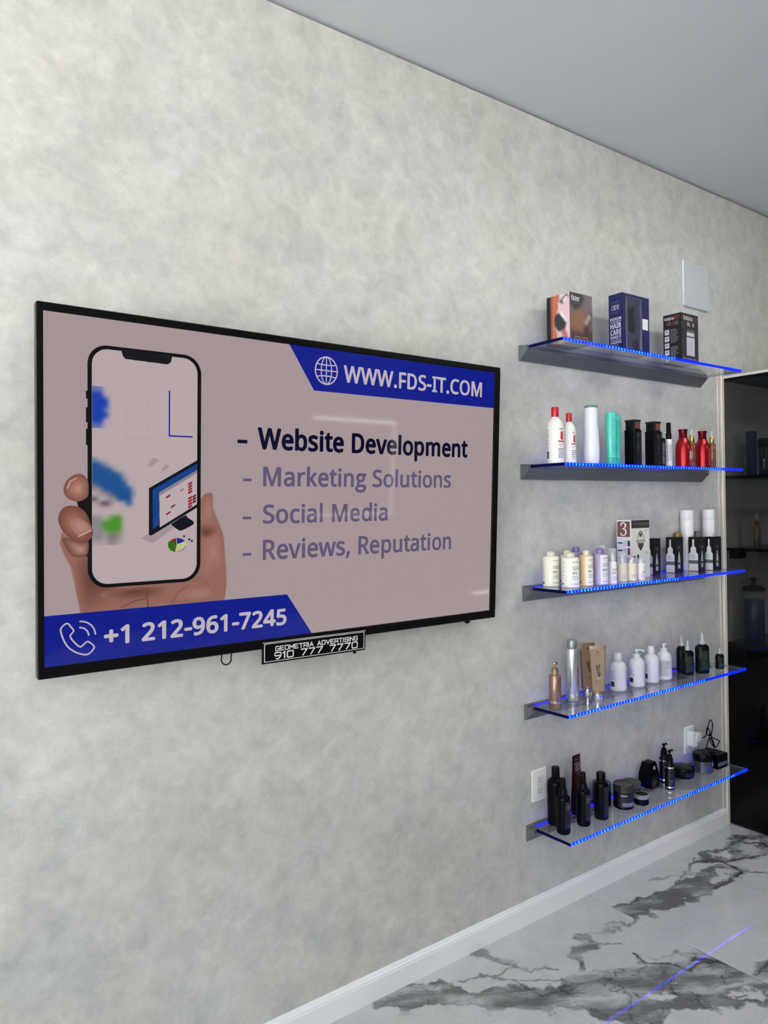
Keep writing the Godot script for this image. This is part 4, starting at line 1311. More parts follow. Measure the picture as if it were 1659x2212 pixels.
func shelf_four() -> void:
	# bronze pump
	var bronze := mat(rgb8(142, 116, 103), 0.28, 0.6)
	var gold := mat(rgb8(206, 178, 150), 0.16, 0.9)
	var ps := new_st()
	pump(ps, 117, 10.5, 22, 0.35)
	goods("pump_bottle", "slim bronze pump bottle at the shelf end by the television", "bottle", 4, 1.885, 0.086, [["body", lathe([[0, 0], [18.5, 0], [19.5, 2], [19.5, 102], [17, 107], [11, 108], [0, 108]], 28), bronze], ["collar", lathe([[0, 107], [11, 107], [11.5, 108], [11.5, 121], [0, 121]], 22), gold], ["base_ring", lathe([[19.6, 18], [19.9, 18], [19.9, 25], [19.6, 25]], 28), gold], ["pump", ps.commit(), mat(rgb8(176, 150, 124), 0.2, 0.8)]])
	# silver spray can with upright lettering
	var c := cell(90, 330, rgb8(186, 190, 192))
	text(atlas, "OSiS+", -(c.position.y + 270), -(c.position.y + 100), c.position.x + 24, c.position.x + 66, rgb8(110, 20, 44), "sansbold", 1)
	small_print(c, 0.3, 0.04, 0.8, 0.2, 4, rgb8(70, 80, 92))
	var c2 := cell(40, 40, rgb8(186, 190, 192))
	ctext(c2, "2", 0.25, 0.75, 0.1, 0.9, rgb8(40, 44, 44), "sans")
	goods("hairspray_can", "tall silver spray can with dark red upright lettering", "can", 4, 2.006, 0.057, [["can", lathe([[0, 0], [21.5, 0], [22.5, 2], [22.5, 166], [20, 174], [16, 176], [0, 176]], 32), mat(rgb8(186, 190, 192), 0.26, 0.75)], ["cap", lathe([[0, 175], [16, 175], [16.2, 176], [15.4, 201], [14, 203], [0, 203]], 28), mat(rgb8(140, 146, 148), 0.35, 0.55)], ["label", curved_label(0.0227, 84, 24, 0.03, 0.163, c), print_metal], ["mark", curved_label(0.0227, 138, 12, 0.012, 0.026, c2), print_metal]])
	# brown tubes on silver caps
	for k in [[2.066, 0.115, -0.8, "brown cosmetic tube with black script standing on a silver cap"], [2.092, 0.052, -0.5, "brown cosmetic tube standing behind the one with black script"]]:
		c = cell(110, 200, rgb8(128, 106, 84))
		crect(c, 0.44, 0.06, 0.56, 0.1, rgb8(70, 40, 32))
		small_print(c, 0.3, 0.12, 0.7, 0.16, 1, rgb8(96, 70, 54))
		cpoly(c, [[0.36, 0.4], [0.44, 0.36], [0.56, 0.62], [0.5, 0.66]], rgb8(30, 24, 20))
		cpoly(c, [[0.5, 0.4], [0.62, 0.34], [0.6, 0.5], [0.66, 0.6], [0.52, 0.7], [0.58, 0.54]], rgb8(34, 28, 22))
		crect(c, 0.36, 0.68, 0.7, 0.7, rgb8(180, 160, 136))
		small_print(c, 0.3, 0.74, 0.7, 0.82, 2, rgb8(100, 82, 64))
		var st := new_st()
		var n := 24
		var rings := []
		for i in 9:
			var f := i / 8.0
			var row := []
			for j in n:
				var a := TAU * j / n
				row.append(Vector3(cos(a) * lerpf(0.0215, 0.0275, f), 0.026 + 0.156 * f, sin(a) * lerpf(0.0215, 0.0012, pow(f, 1.3))))
			rings.append(row)
		for i in 8:
			for j in n:
				var p0: Vector3 = rings[i][j]
				var p1: Vector3 = rings[i][(j + 1) % n]
				var p2: Vector3 = rings[i + 1][(j + 1) % n]
				var p3: Vector3 = rings[i + 1][j]
				var nn := (p1 - p0).cross(p3 - p0).normalized() * -1.0
				if nn.dot(Vector3(p0.x, 0, p0.z)) < 0.0:
					nn = -nn
				out_tri(st, p0, p1, p2, nn)
				out_tri(st, p0, p2, p3, nn)
		for j in range(1, n - 1):
			out_tri(st, rings[8][0], rings[8][j], rings[8][j + 1], Vector3.UP)
			out_tri(st, rings[0][0], rings[0][j], rings[0][j + 1], Vector3.DOWN)
		var lab := new_st()
		for i in 7:
			for j in 8:
				var q := []
				for w in [[i + 1, j], [i + 1, j + 1], [i, j + 1], [i, j]]:
					var f: float = 0.06 + 0.88 * w[0] / 7.0
					var a := deg_to_rad(150.0 - 120.0 * w[1] / 8.0)
					q.append([Vector3(cos(a) * (lerpf(0.0215, 0.0275, f)), 0.026 + 0.156 * f, sin(a) * lerpf(0.0215, 0.0012, pow(f, 1.3)) + 0.0006), Vector3(0, 0.1, 1).normalized(), Vector2((c.position.x + c.size.x * w[1] / 8.0) / 2048.0, (c.position.y + c.size.y * (1.0 - w[0] / 7.0)) / 2048.0)])
				for w in [0, 1, 2, 0, 2, 3]:
					lab.set_normal(q[w][1])
					lab.set_uv(q[w][2])
					lab.add_vertex(q[w][0])
		goods("cosmetic_tube", k[3], "tube", 4, k[0], k[1], [["tube", st.commit(), mat(rgb8(128, 106, 84), 0.3, 0.25)], ["cap", lathe([[0, 0], [17.5, 0], [18, 1], [18.5, 25.5], [0, 25.5]], 28), mat(rgb8(206, 202, 202), 0.1, 0.95)], ["print", lab.commit(), print_mat]], "brown tubes", k[2])
	# white bottles
	var white := mat(rgb8(208, 208, 212), 0.3)
	var specs := [[2.235, 0.072, 0, "white lotion bottle with a plain cap beside the brown tubes"], [2.338, 0.076, 1, "white lotion bottle with hooked pump between two plain capped ones"], [2.430, 0.073, 0, "white lotion bottle with a plain cap between two pump bottles"], [2.509, 0.074, 2, "white lotion bottle with pump and close printed grey label"]]
	for k in specs:
		c = cell(110, 130, rgb8(208, 208, 212))
		small_print(c, 0.3, 0.06, 0.7, 0.9, 9, rgb8(120, 120, 126))
		var b := cell(80, 130, rgb8(208, 208, 212))
		small_print(b, 0.05, 0.06, 0.95, 0.56, 9, rgb8(110, 108, 124))
		crect(b, 0.2, 0.66, 0.8, 0.94, rgb8(40, 40, 46))
		var body := lathe([[0, 0], [24, 0], [27, 3], [28, 9], [28, 74], [27.5, 84], [25, 92], [19, 99], [12, 103], [0, 103]], 32)
		var pieces := [["body", body, white], ["label", curved_label(0.0282, 74, 34, 0.012, 0.074, c), print_mat], ["back_label", curved_label(0.0282, 190, 30, 0.012, 0.074, b), print_mat]]
		if k[2] == 0:
			pieces.append(["cap", lathe([[0, 102], [12, 102], [12.6, 103], [12.6, 120], [12, 121], [12, 130], [11, 132], [0, 132]], 24), white])
		else:
			var pm := new_st()
			pump(pm, 102, 12.5, 26, 0.1 if k[2] == 2 else -0.9)
			pieces.append(["pump", pm.commit(), white])
		if k[2] == 2:
			var g := cell(130, 110, rgb8(190, 190, 192))
			small_print(g, 0.04, 0.04, 0.96, 0.96, 10, rgb8(96, 98, 102))
			pieces.append(["wrap_label", curved_label(0.0284, 140, 64, 0.014, 0.074, g), print_mat])
		goods("lotion_bottle", k[3], "bottle", 4, k[0], k[1], pieces, "white lotion bottles")
	# dark green spray bottles
	var green := mat(rgb8(13, 22, 15), 0.14)
	var fog := clear(rgb8(200, 204, 210), 0.55, 0.2)
	var dk := [[2.672, 0.046, 0.86, 1.0, "dark green spray bottle standing behind another green one"], [2.647, 0.086, 0.95, 0.92, "dark green spray bottle with clear nozzle in front of another"], [2.711, 0.108, 1.1, 1.1, "largest dark green bottle with a clear nozzle"], [2.829, 0.112, 0.7, 0.58, "smallest dark green bottle near the dark cabinet"]]
	for k in dk:
		var r: float = k[2]
		var h: float = k[3]
		c = cell(80, 110, rgb8(16, 28, 20))
		small_print(c, 0.15, 0.1, 0.85, 0.5, 5, rgb8(52, 78, 58))
		small_print(c, 0.15, 0.6, 0.85, 0.95, 4, rgb8(46, 66, 54))
		var pr := [[0, 0], [24, 0], [26.5, 3], [27, 8], [27, 84], [25, 92], [17, 98], [10, 100], [0, 100]].map(func(p): return [p[0] * r, p[1] * h])
		var noz := new_st()
		add_lathe(noz, [[0, 99], [10, 99], [10, 110], [7, 114], [5, 118], [5, 132], [3, 140], [0, 141]].map(func(p): return [p[0] * r, p[1] * h]), 16)
		add_tube(noz, [Vector3(0, 0.130 * h, 0), Vector3(0.008, 0.131 * h, 0.002)], 0.0025, 8)
		goods("spray_bottle", k[4], "bottle", 4, k[0], k[1], [["body", lathe(pr, 28, 1.0, 0.8), green], ["nozzle", noz.commit(), fog], ["label", curved_label(0.0273 * r, 96, 52, 0.012 * h, 0.08 * h, c, 1.0, 0.8), print_mat]], "dark green spray bottles")


func shelf_five() -> void:
	var black := mat(rgb8(10, 10, 13), 0.22)
	var crew := func(bg: Color, ink: Color) -> Rect2i:
		var q := cell(90, 170, bg)
		small_print(q, 0.25, 0.06, 0.75, 0.1, 1, ink.darkened(0.3))
		ctext(q, "CREW", 0.14, 0.86, 0.14, 0.3, ink, "serif")
		small_print(q, 0.25, 0.34, 0.75, 0.38, 1, ink.darkened(0.4))
		small_print(q, 0.3, 0.6, 0.7, 0.66, 1, ink.darkened(0.5))
		crect(q, 0.4, 0.92, 0.7, 0.94, ink.darkened(0.2))
		return q
	var grey := rgb8(120, 120, 128)
	var c: Rect2i = crew.call(rgb8(10, 10, 13), grey)
	goods("shampoo_bottle", "tallest black bottle with narrow neck beside the white outlet", "bottle", 5, 1.927, 0.046, [["body", lathe([[0, 0], [25, 0], [28, 3], [28.5, 8], [28.5, 132], [26, 142], [18, 150], [13, 154], [0, 154]], 32), black], ["cap", lathe([[0, 153], [13, 153], [13.4, 155], [13, 186], [12, 188], [0, 188]], 24), mat(rgb8(14, 14, 16), 0.3)], ["label", curved_label(0.0287, 84, 40, 0.02, 0.13, c), print_mat]])
	# dark red tube standing on its cap, flat end up
	c = crew.call(rgb8(38, 6, 12), rgb8(170, 160, 164))
	var st := new_st()
	var n := 20
	var rings := []
	for i in 8:
		var f := i / 7.0
		var row := []
		for j in n:
			var a := TAU * j / n
			row.append(Vector3(cos(a) * lerpf(0.0205, 0.0245, f), 0.022 + 0.178 * f, sin(a) * lerpf(0.0205, 0.0011, pow(f, 1.3))))
		rings.append(row)
	for i in 7:
		for j in n:
			var p0: Vector3 = rings[i][j]
			var p1: Vector3 = rings[i][(j + 1) % n]
			var p2: Vector3 = rings[i + 1][(j + 1) % n]
			var p3: Vector3 = rings[i + 1][j]
			var nn := (p1 - p0).cross(p3 - p0).normalized()
			if nn.dot(Vector3(p0.x, 0, p0.z)) < 0.0:
				nn = -nn
			out_tri(st, p0, p1, p2, nn)
			out_tri(st, p0, p2, p3, nn)
	for j in range(1, n - 1):
		out_tri(st, rings[7][0], rings[7][j], rings[7][j + 1], Vector3.UP)
		out_tri(st, rings[0][0], rings[0][j], rings[0][j + 1], Vector3.DOWN)
	var lab := new_st()
	for i in 6:
		for j in 6:
			var q := []
			for w in [[i + 1, j], [i + 1, j + 1], [i, j + 1], [i, j]]:
				var f: float = 0.1 + 0.88 * w[0] / 6.0
				var a := deg_to_rad(150.0 - 120.0 * w[1] / 6.0)
				q.append([Vector3(cos(a) * lerpf(0.0205, 0.0245, f), 0.022 + 0.178 * f, sin(a) * lerpf(0.0205, 0.0011, pow(f, 1.3)) + 0.0006), Vector3(0, 0.1, 1).normalized(), Vector2((c.position.x + c.size.x * w[1] / 6.0) / 2048.0, (c.position.y + c.size.y * (1.0 - w[0] / 6.0)) / 2048.0)])
			for w in [0, 1, 2, 0, 2, 3]:
				lab.set_normal(q[w][1])
				lab.set_uv(q[w][2])
				lab.add_vertex(q[w][0])
	goods("gel_tube", "dark red tube with a flat slanting end between black bottles", "tube", 5, 2.045, 0.036, [["tube", st.commit(), mat(rgb8(38, 6, 12), 0.3)], ["cap", lathe([[0, 0], [20, 0], [20.5, 1], [20.5, 22], [0, 22]], 24), mat(rgb8(12, 12, 13), 0.3)], ["print", lab.commit(), print_mat]], "", 0.12)
	for k in [[1.889, 0.109, 1.0, "black spray bottle with tapering cap at the shelf's front corner"], [1.989, 0.109, 0.98, "black spray bottle with tapering cap in front of the dark red tube"]]:
		c = crew.call(rgb8(10, 10, 14), rgb8(130, 130, 146))
		var h: float = k[2]
		goods("spray_bottle", k[3], "bottle", 5, k[0], k[1], [["body", lathe([[0, 0], [19, 0], [21.5, 3], [22, 8], [22, 108], [20, 117], [14, 123], [0, 124]].map(func(p): return [p[0], p[1] * h]), 28), black], ["cap", lathe([[0, 123], [13.5, 123], [11.5, 140], [9.5, 142], [8.2, 174], [7, 177], [0, 177]].map(func(p): return [p[0], p[1] * h]), 22), mat(rgb8(15, 15, 18), 0.28)], ["label", curved_label(0.0222, 84, 42, 0.02, 0.106, c), print_mat]], "black spray bottles")
	c = cell(90, 170, rgb8(10, 10, 15))
	small_print(c, 0.2, 0.1, 0.8, 0.14, 1, rgb8(80, 72, 84))
	for k in 5:
		crect(c, 0.38 + (k % 2) * 0.06, 0.5 + k * 0.08, 0.52 + (k % 2) * 0.06, 0.55 + k * 0.08, rgb8(44, 46, 66))
	goods("lotion_bottle", "straight black bottle with wide black cap next to the jars", "bottle", 5, 2.079, 0.111, [["body", lathe([[0, 0], [21.5, 0], [23.5, 3], [23.5, 112], [21, 119], [15, 122], [0, 122]], 28), black], ["cap", lathe([[0, 121], [15, 121], [15, 152], [13.5, 154], [0, 154]], 24), mat(rgb8(13, 13, 15), 0.25)], ["label", curved_label(0.0237, 84, 40, 0.01, 0.11, c), print_mat]])
	# jars
	var lid := func(r: float, y0: float, y1: float) -> ArrayMesh:
		return lathe([[0, y0], [r, y0], [r, y1 - 1.5], [r - 1.5, y1], [r - 4, y1], [r - 5, y1 - 0.8], [0, y1 - 0.8]], 32)
	goods("hair_jar", "dark jar with a green grey lid behind the straight black bottle", "jar", 5, 2.172, 0.042, [["jar", lathe([[0, 0], [29, 0], [31, 2], [31, 52], [0, 52]], 32), black], ["lid", lid.call(32.0, 52.0, 80.0), mat(rgb8(40, 58, 54), 0.3)]], "hair product jars")
	c = cell(180, 60, rgb8(14, 14, 17))
	crect(c, 0.12, 0.1, 0.42, 0.2, rgb8(150, 150, 150))
	crect(c, 0.2, 0.66, 0.9, 0.94, rgb8(110, 112, 116))
	goods("hair_jar", "tallest black jar with a brown black lid and grey label band", "jar", 5, 2.216, 0.100, [["jar", lathe([[0, 0], [32, 0], [34, 2], [34.5, 58], [0, 58]], 32), black], ["lid", lid.call(35.0, 58.0, 83.0), mat(rgb8(44, 38, 36), 0.3)], ["label", curved_label(0.0348, 110, 66, 0.008, 0.056, c), print_mat]], "hair product jars")
	goods("hair_jar", "black jar with a matte green lid at the back of the jars", "jar", 5, 2.318, 0.060, [["jar", lathe([[0, 0], [30, 0], [32, 2], [32, 34], [0, 34]], 32), black], ["lid", lid.call(33.0, 34.0, 55.0), mat(rgb8(60, 74, 58), 0.45)]], "hair product jars")
	goods("hair_jar", "low black jar with a pale ring and clear dark lid", "jar", 5, 2.287, 0.122, [["jar", lathe([[0, 0], [23, 0], [25, 2], [25, 22], [0, 22]], 32), black], ["ring", lathe([[22, 22], [26, 22], [26.3, 24], [26.3, 34], [25, 35.5], [22.5, 35.5], [22.5, 34]], 32), mat(rgb8(132, 136, 134), 0.3)], ["lid", lathe([[0, 34], [22.5, 34], [22.5, 34.6], [0, 35.2]], 32), mat(rgb8(22, 30, 26), 0.15)]], "hair product jars")
	# small tapered black carton
	var bag := thing("tapered_box", "small black carton with tapering top, white seal and gold script", "box", on_shelf(5, 2.452, 0.042))
	var bs := new_st()
	var lo := [Vector3(-0.026, 0, -0.026), Vector3(0.026, 0, -0.026), Vector3(0.026, 0, 0.026), Vector3(-0.026, 0, 0.026)]
	var md := [Vector3(-0.026, 0.05, -0.026), Vector3(0.026, 0.05, -0.026), Vector3(0.026, 0.05, 0.026), Vector3(-0.026, 0.05, 0.026)]
	var hi := [Vector3(-0.019, 0.092, -0.017), Vector3(0.019, 0.092, -0.017), Vector3(0.019, 0.092, 0.017), Vector3(-0.019, 0.092, 0.017)]
	for k in 4:
		hull_face(bs, [lo[k], lo[(k + 1) % 4], md[(k + 1) % 4], md[k]], Vector3(0, 0.04, 0))
		hull_face(bs, [md[k], md[(k + 1) % 4], hi[(k + 1) % 4], hi[k]], Vector3(0, 0.04, 0))
	hull_face(bs, lo, Vector3(0, 0.04, 0))
	hull_face(bs, hi, Vector3(0, 0.04, 0))
	part("carton", bs.commit(), mat(rgb8(10, 10, 11), 0.3), bag)
	c = cell(80, 80, rgb8(10, 10, 11))
	cpoly(c, [[0.1, 0.8], [0.4, 0.2], [0.5, 0.5], [0.9, 0.15], [0.7, 0.6], [0.3, 0.9]], rgb8(70, 66, 40))
	part("script", panel(0.04, 0.044, c), print_mat, bag, Vector3(0, 0.025, 0.0264))
	var seal := new_st()
	add_lathe(seal, [[0, 0], [7, 0], [7, 0.5], [4, 0.6], [0, 0.6]], 20, 1, 1, Vector3(0.002, 0.073, 0.0214), Basis(Vector3.RIGHT, deg_to_rad(77.9)))
	part("seal", seal.commit(), mat(rgb8(150, 152, 150), 0.4), bag)
	# beard oil pumps with silver bands
	for k in [[2.540, 0.048, "black pump bottle half hidden behind the silver banded one"], [2.489, 0.104, "black pump bottle with two bright silver bands"]]:
		var pm := new_st()
		pump(pm, 112, 9.5, 24, 0.1)
		var pieces := [["body", lathe([[0, 0], [16.5, 0], [17.5, 1.5], [17.5, 84], [0, 84]], 28), mat(rgb8(10, 10, 15), 0.2)], ["shoulder", lathe([[0, 84], [17, 84], [16, 90], [12.5, 96], [12.5, 113], [0, 113]], 24), mat(rgb8(13, 13, 15), 0.25)], ["pump", pm.commit(), mat(rgb8(13, 13, 15), 0.25)]]
		for y in [6.0, 78.0]:
			pieces.append(["band", lathe([[17.6, y], [18.0, y], [18.0, y + 6], [17.6, y + 6]], 28), mat(rgb8(214, 212, 196), 0.12, 0.95), Vector3.ZERO, "bright silver band"])
		c = cell(70, 110, rgb8(10, 10, 16))
		crect(c, 0.4, 0.66, 0.6, 0.76, rgb8(120, 120, 130))
		small_print(c, 0.2, 0.8, 0.8, 0.96, 3, rgb8(70, 70, 84))
		pieces.append(["label", curved_label(0.0177, 120, 50, 0.014, 0.076, c), print_mat])
		goods("pump_bottle", k[2], "bottle", 5, k[0], k[1], pieces, "black pump bottles")
	c = cell(120, 40, rgb8(12, 13, 14))
	ctext(c, "1", 0.3, 0.36, 0.2, 0.85, rgb8(46, 56, 56), "sans")
	goods("pomade_tin", "wide low round black tin beside the silver banded pump", "tin", 5, 2.642, 0.062, [["tin", lathe([[0, 0], [37, 0], [41, 4], [42, 10], [42, 24], [0, 24]], 36), mat(rgb8(11, 12, 13), 0.2)], ["lid", lathe([[0, 24], [42.6, 24], [43, 26], [43, 34], [41, 38], [36, 39.5], [0, 40]], 36), mat(rgb8(15, 17, 17), 0.22)], ["label", curved_label(0.0422, 100, 34, 0.008, 0.023, c), print_mat]])
	goods("hair_jar", "clear walled jar with a black lid below the charger cable", "jar", 5, 2.752, 0.080, [["jar", lathe([[0, 0], [35, 0], [37, 2], [37, 46], [0, 46]], 36), clear(rgb8(70, 76, 84), 0.55, 0.05)], ["filling", lathe([[0, 1.5], [34, 1.5], [34, 40], [0, 40]], 32), mat(rgb8(60, 64, 68), 0.3)], ["lid", lathe([[0, 46], [37.5, 46], [38, 48], [38, 72], [36, 74.5], [0, 75]], 36), mat(rgb8(12, 12, 14), 0.2)], ["sticker", curved_label(0.0373, 70, 12, 0.026, 0.042, white_cell()), print_mat]])
	var bb := thing("storage_box", "low black box with a pale grey stripe along its front", "box", on_shelf(5, 2.842, 0.070))
	part("carton", cbox(0.072, 0.056, 0.085, 0.002), mat(rgb8(9, 9, 10), 0.3), bb)
	part("stripe", box(Vector3(-0.036, 0.012, 0.0425), Vector3(0.036, 0.026, 0.043)), mat(rgb8(92, 92, 98), 0.4), bb, Vector3.ZERO, "pale grey stripe")


func white_cell() -> Rect2i:
	return cell(20, 20, rgb8(190, 192, 194))


func charger() -> void:
	var o := thing("charger", "white plug charger with black cable in the outlet above the lowest shelf", "charger", Vector3(2.782, 0.425, 0.0075))
	var white := mat(rgb8(224, 226, 228), 0.3)
	part("plug_body", prism(rounded(-0.020, -0.032, 0.012, 0.026, 0.009), 2, 0.0, 0.026), white, o)
	var st := new_st()
	add_lathe(st, [[0, 0], [19, 0], [20, 2], [20, 16], [16, 20], [0, 20]], 28, 1, 1, Vector3(0.022, 0.002, 0.010), Basis(Vector3.RIGHT, PI / 2))
	part("round_adapter", st.commit(), mat(rgb8(206, 206, 210), 0.3), o)
	var k := Vector3(2.782, 0.425, 0.0075)
	var y: float = SHELF_Y[5]
	var cord := [Vector3(2.815, 0.425, 0.042), Vector3(2.835, 0.43, 0.045), Vector3(2.845, 0.468, 0.05), Vector3(2.860, 0.490, 0.05), Vector3(2.876, 0.475, 0.05), Vector3(2.874, 0.445, 0.05), Vector3(2.858, 0.425, 0.05), Vector3(2.838, 0.440, 0.047), Vector3(2.846, 0.462, 0.046), Vector3(2.862, 0.440, 0.048), Vector3(2.870, 0.420, 0.05), Vector3(2.905, 0.402, 0.05), Vector3(2.925, 0.392, 0.052), Vector3(2.912, 0.386, 0.054), Vector3(2.888, y + 0.060, 0.056), Vector3(2.876, 0.402, 0.052), Vector3(2.866, 0.418, 0.05), Vector3(2.872, 0.398, 0.052), Vector3(2.880, y + 0.060, 0.056), Vector3(2.862, 0.400, 0.05), Vector3(2.858, 0.42, 0.048), Vector3(2.848, 0.400, 0.046), Vector3(2.836, y + 0.060, 0.044)]
	part("cable", tube(spline(cord.map(func(p): return p - k), 6), 0.0021, 7), mat(rgb8(10, 10, 10), 0.35), o, Vector3.ZERO, "bundled black cable")
	var tie := new_st()
	add_lathe(tie, [[0, -4], [6, -4], [6.5, 0], [6, 4], [0, 4]], 14, 1, 1, Vector3(2.862, 0.428, 0.049) - k)
	part("cable_tie", tie.commit(), mat(rgb8(12, 12, 12), 0.5), o)


func cabinet() -> void:
	var o := thing("display_cabinet", "tall dark cabinet with smoked glass side at the wall's end", "cabinet", Vector3(END_X, 0, 0))
	var black := mat(rgb8(6, 6, 8), 0.3)
	var smoke := clear(rgb8(5, 8, 8), 0.42, 0.03)
	smoke.metallic_specular = 0.25
	part("side_glass", box(Vector3(0.0, 0.004, 0.001), Vector3(0.006, 1.895, 0.62)), smoke, o, Vector3.ZERO, "smoked glass side pane")
	part("top_trim", box(Vector3(-0.004, 1.895, 0.001), Vector3(0.012, 1.905, 0.62), 0.001), mat(rgb8(196, 195, 190), 0.35), o, Vector3.ZERO, "pale trim along the top")
	part("top_panel", box(Vector3(0.012, 1.885, 0.001), Vector3(0.9, 1.903, 0.62)), black, o)
	part("back_panel", box(Vector3(0.006, 0.004, 0.001), Vector3(0.9, 1.885, 0.006)), mat(rgb8(176, 182, 180), 0.5), o)
	part("base_unit", box(Vector3(0.008, 0.004, 0.007), Vector3(0.9, 0.755, 0.6), 0.002), black, o)
	part("counter_top", box(Vector3(0.008, 0.755, 0.007), Vector3(0.9, 0.775, 0.61), 0.002), mat(rgb8(44, 46, 48), 0.25), o)
	part("far_side", box(Vector3(0.88, 0.775, 0.007), Vector3(0.9, 1.885, 0.61)), black, o)
	for y in [1.176, 1.482]:
		part("shelf", box(Vector3(0.008, y - 0.012, 0.007), Vector3(0.88, y, 0.42), 0.001), mat(rgb8(20, 26, 26), 0.2), o)
	part("shelf_bracket", box(Vector3(0.03, 1.13, 0.007), Vector3(0.09, 1.164, 0.05), 0.002), black, o)
	# what stands in it
	var jar := thing("disinfectant_jar", "glass jar of blue liquid with a black knobbed lid inside the dark cabinet", "jar", Vector3(3.190, 0.7754, 0.066))
	part("glass", lathe([[0, 0], [42, 0], [43, 2], [43, 205], [38, 212], [38, 216]], 28), clear(rgb8(190, 200, 210), 0.05, 0.03), jar)
	part("liquid", lathe([[0, 3], [40.5, 3], [40.5, 178], [0, 178]], 28), mat(rgb8(12, 34, 96), 0.15), jar)
	part("lid", lathe([[0, 214], [44, 214], [44, 222], [36, 232], [12, 240], [8, 246], [8, 258], [13, 264], [13, 270], [0, 272]], 28), mat(rgb8(12, 12, 13), 0.25), jar)
	var bot := thing("dispenser_bottle", "black topped dispenser with steel body on the cabinet's upper shelf", "bottle", Vector3(3.244, 1.4824, 0.092))
	part("body", lathe([[0, 0], [21, 0], [22, 2], [22, 120], [0, 120]], 26), mat(rgb8(96, 98, 100), 0.25, 0.8), bot)
	part("cap", lathe([[0, 120], [24, 120], [25, 122], [25, 150], [20, 160], [0, 162]], 26), mat(rgb8(12, 12, 13), 0.3), bot)
	part("handle", tube([Vector3(-0.02, 0.135, 0.01), Vector3(-0.04, 0.135, 0.02), Vector3(-0.04, 0.08, 0.02), Vector3(-0.021, 0.075, 0.01)], 0.004, 8), mat(rgb8(12, 12, 13), 0.3), bot)
	var cb := thing("blue_carton", "slim dark blue carton on the cabinet's upper shelf", "box", Vector3(3.196, 1.4824, 0.062))
	part("carton", cbox(0.036, 0.19, 0.03, 0.001), mat(rgb8(38, 56, 92), 0.45), cb)
	var sb := thing("serum_dropper", "amber serum dropper on the cabinet's lower shelf", "bottle", Vector3(3.215, 1.1764, 0.07))
	part("body", lathe([[0, 0], [14, 0], [15, 2], [15, 82], [9, 92], [7, 96], [0, 96]], 24), clear(rgb8(120, 80, 40), 0.6, 0.05), sb)
	part("collar", lathe([[0, 95], [9, 95], [9, 112], [0, 112]], 20), mat(rgb8(60, 46, 30), 0.3), sb)
	part("bulb", lathe([[0, 112], [6, 112], [6.5, 130], [4, 142], [0, 144]], 16), clear(rgb8(190, 190, 186), 0.6, 0.15), sb)


func _ready() -> void:
	rng.seed = 7
	# camera
	var cam := Camera3D.new()
	cam.name = "camera"
	cam.fov = 68.478
	cam.keep_aspect = Camera3D.KEEP_HEIGHT
	cam.near = 0.05
	cam.far = 60.0
	cam.transform = Transform3D(Basis(Vector3(0.803091, -0.016756, 0.595621), Vector3(0.016218, 0.999849, 0.006262), Vector3(-0.595635, 0.004631, 0.803242)), Vector3(0, 1.36797, 1.715))
	add_child(cam)
	cam.current = true
	# overcast daylight
	var env := Environment.new()
	env.background_mode = Environment.BG_SKY
	var sky := Sky.new()
	var pm := ProceduralSkyMaterial.new()
	pm.sky_top_color = rgb8(224, 227, 231)
	pm.sky_horizon_color = rgb8(243, 241, 237)
	pm.ground_bottom_color = rgb8(150, 150, 146)
	pm.ground_horizon_color = rgb8(176, 176, 172)
	pm.sun_angle_max = 1.0
	sky.sky_material = pm
	env.sky = sky
	env.background_energy_multiplier = 6.1
	env.tonemap_mode = Environment.TONE_MAPPER_LINEAR
	env.tonemap_exposure = 1.0
	env.sdfgi_enabled = true
	env.ssao_enabled = true
	env.ssil_enabled = true
	# the sun stands behind the building: it lights the pavement before the shop front, never the room itself
	var sun := DirectionalLight3D.new()
	sun.name = "sun"
	sun.light_color = rgb8(255, 252, 248)
	sun.light_energy = 26.5
	sun.light_angular_distance = 0.6
	sun.shadow_enabled = true
	sun.sky_mode = DirectionalLight3D.SKY_MODE_LIGHT_ONLY
	add_child(sun)
	sun.look_at_from_position(Vector3(4, 6, -1), Vector3(0, 0, 0), Vector3.UP)
	var we := WorldEnvironment.new()
	we.name = "world"
	we.environment = env
	add_child(we)

	atlas = Image.create(2048, 2048, false, Image.FORMAT_RGB8)
	atlas.fill(Color(0.5, 0.5, 0.5))
	print_mat = StandardMaterial3D.new()
	print_mat.roughness = 0.4
	print_metal = StandardMaterial3D.new()
	print_metal.roughness = 0.26
	print_metal.metallic = 0.75

	room()
	television()
	shelves()
	outlet(1.893, 0.439, "white wall outlet left free beside the tall black bottle")
	outlet(2.782, 0.416, "white wall outlet holding a plugged charger")
	var bp := thing("blank_plate", "square blank grey cover plate high on the plaster wall", "cover plate", Vector3(2.875, 2.256, 0))
	part("plate", box(Vector3(-0.094, -0.092, 0), Vector3(0.094, 0.092, 0.010), 0.003), mat(rgb8(186, 191, 196), 0.22), bp)
	cabinet()
	shelf_one()
	shelf_two()
	shelf_three()
	shelf_four()
	shelf_five()
	charger()
	print_mat.albedo_texture = ImageTexture.create_from_image(atlas)
	print_metal.albedo_texture = print_mat.albedo_texture


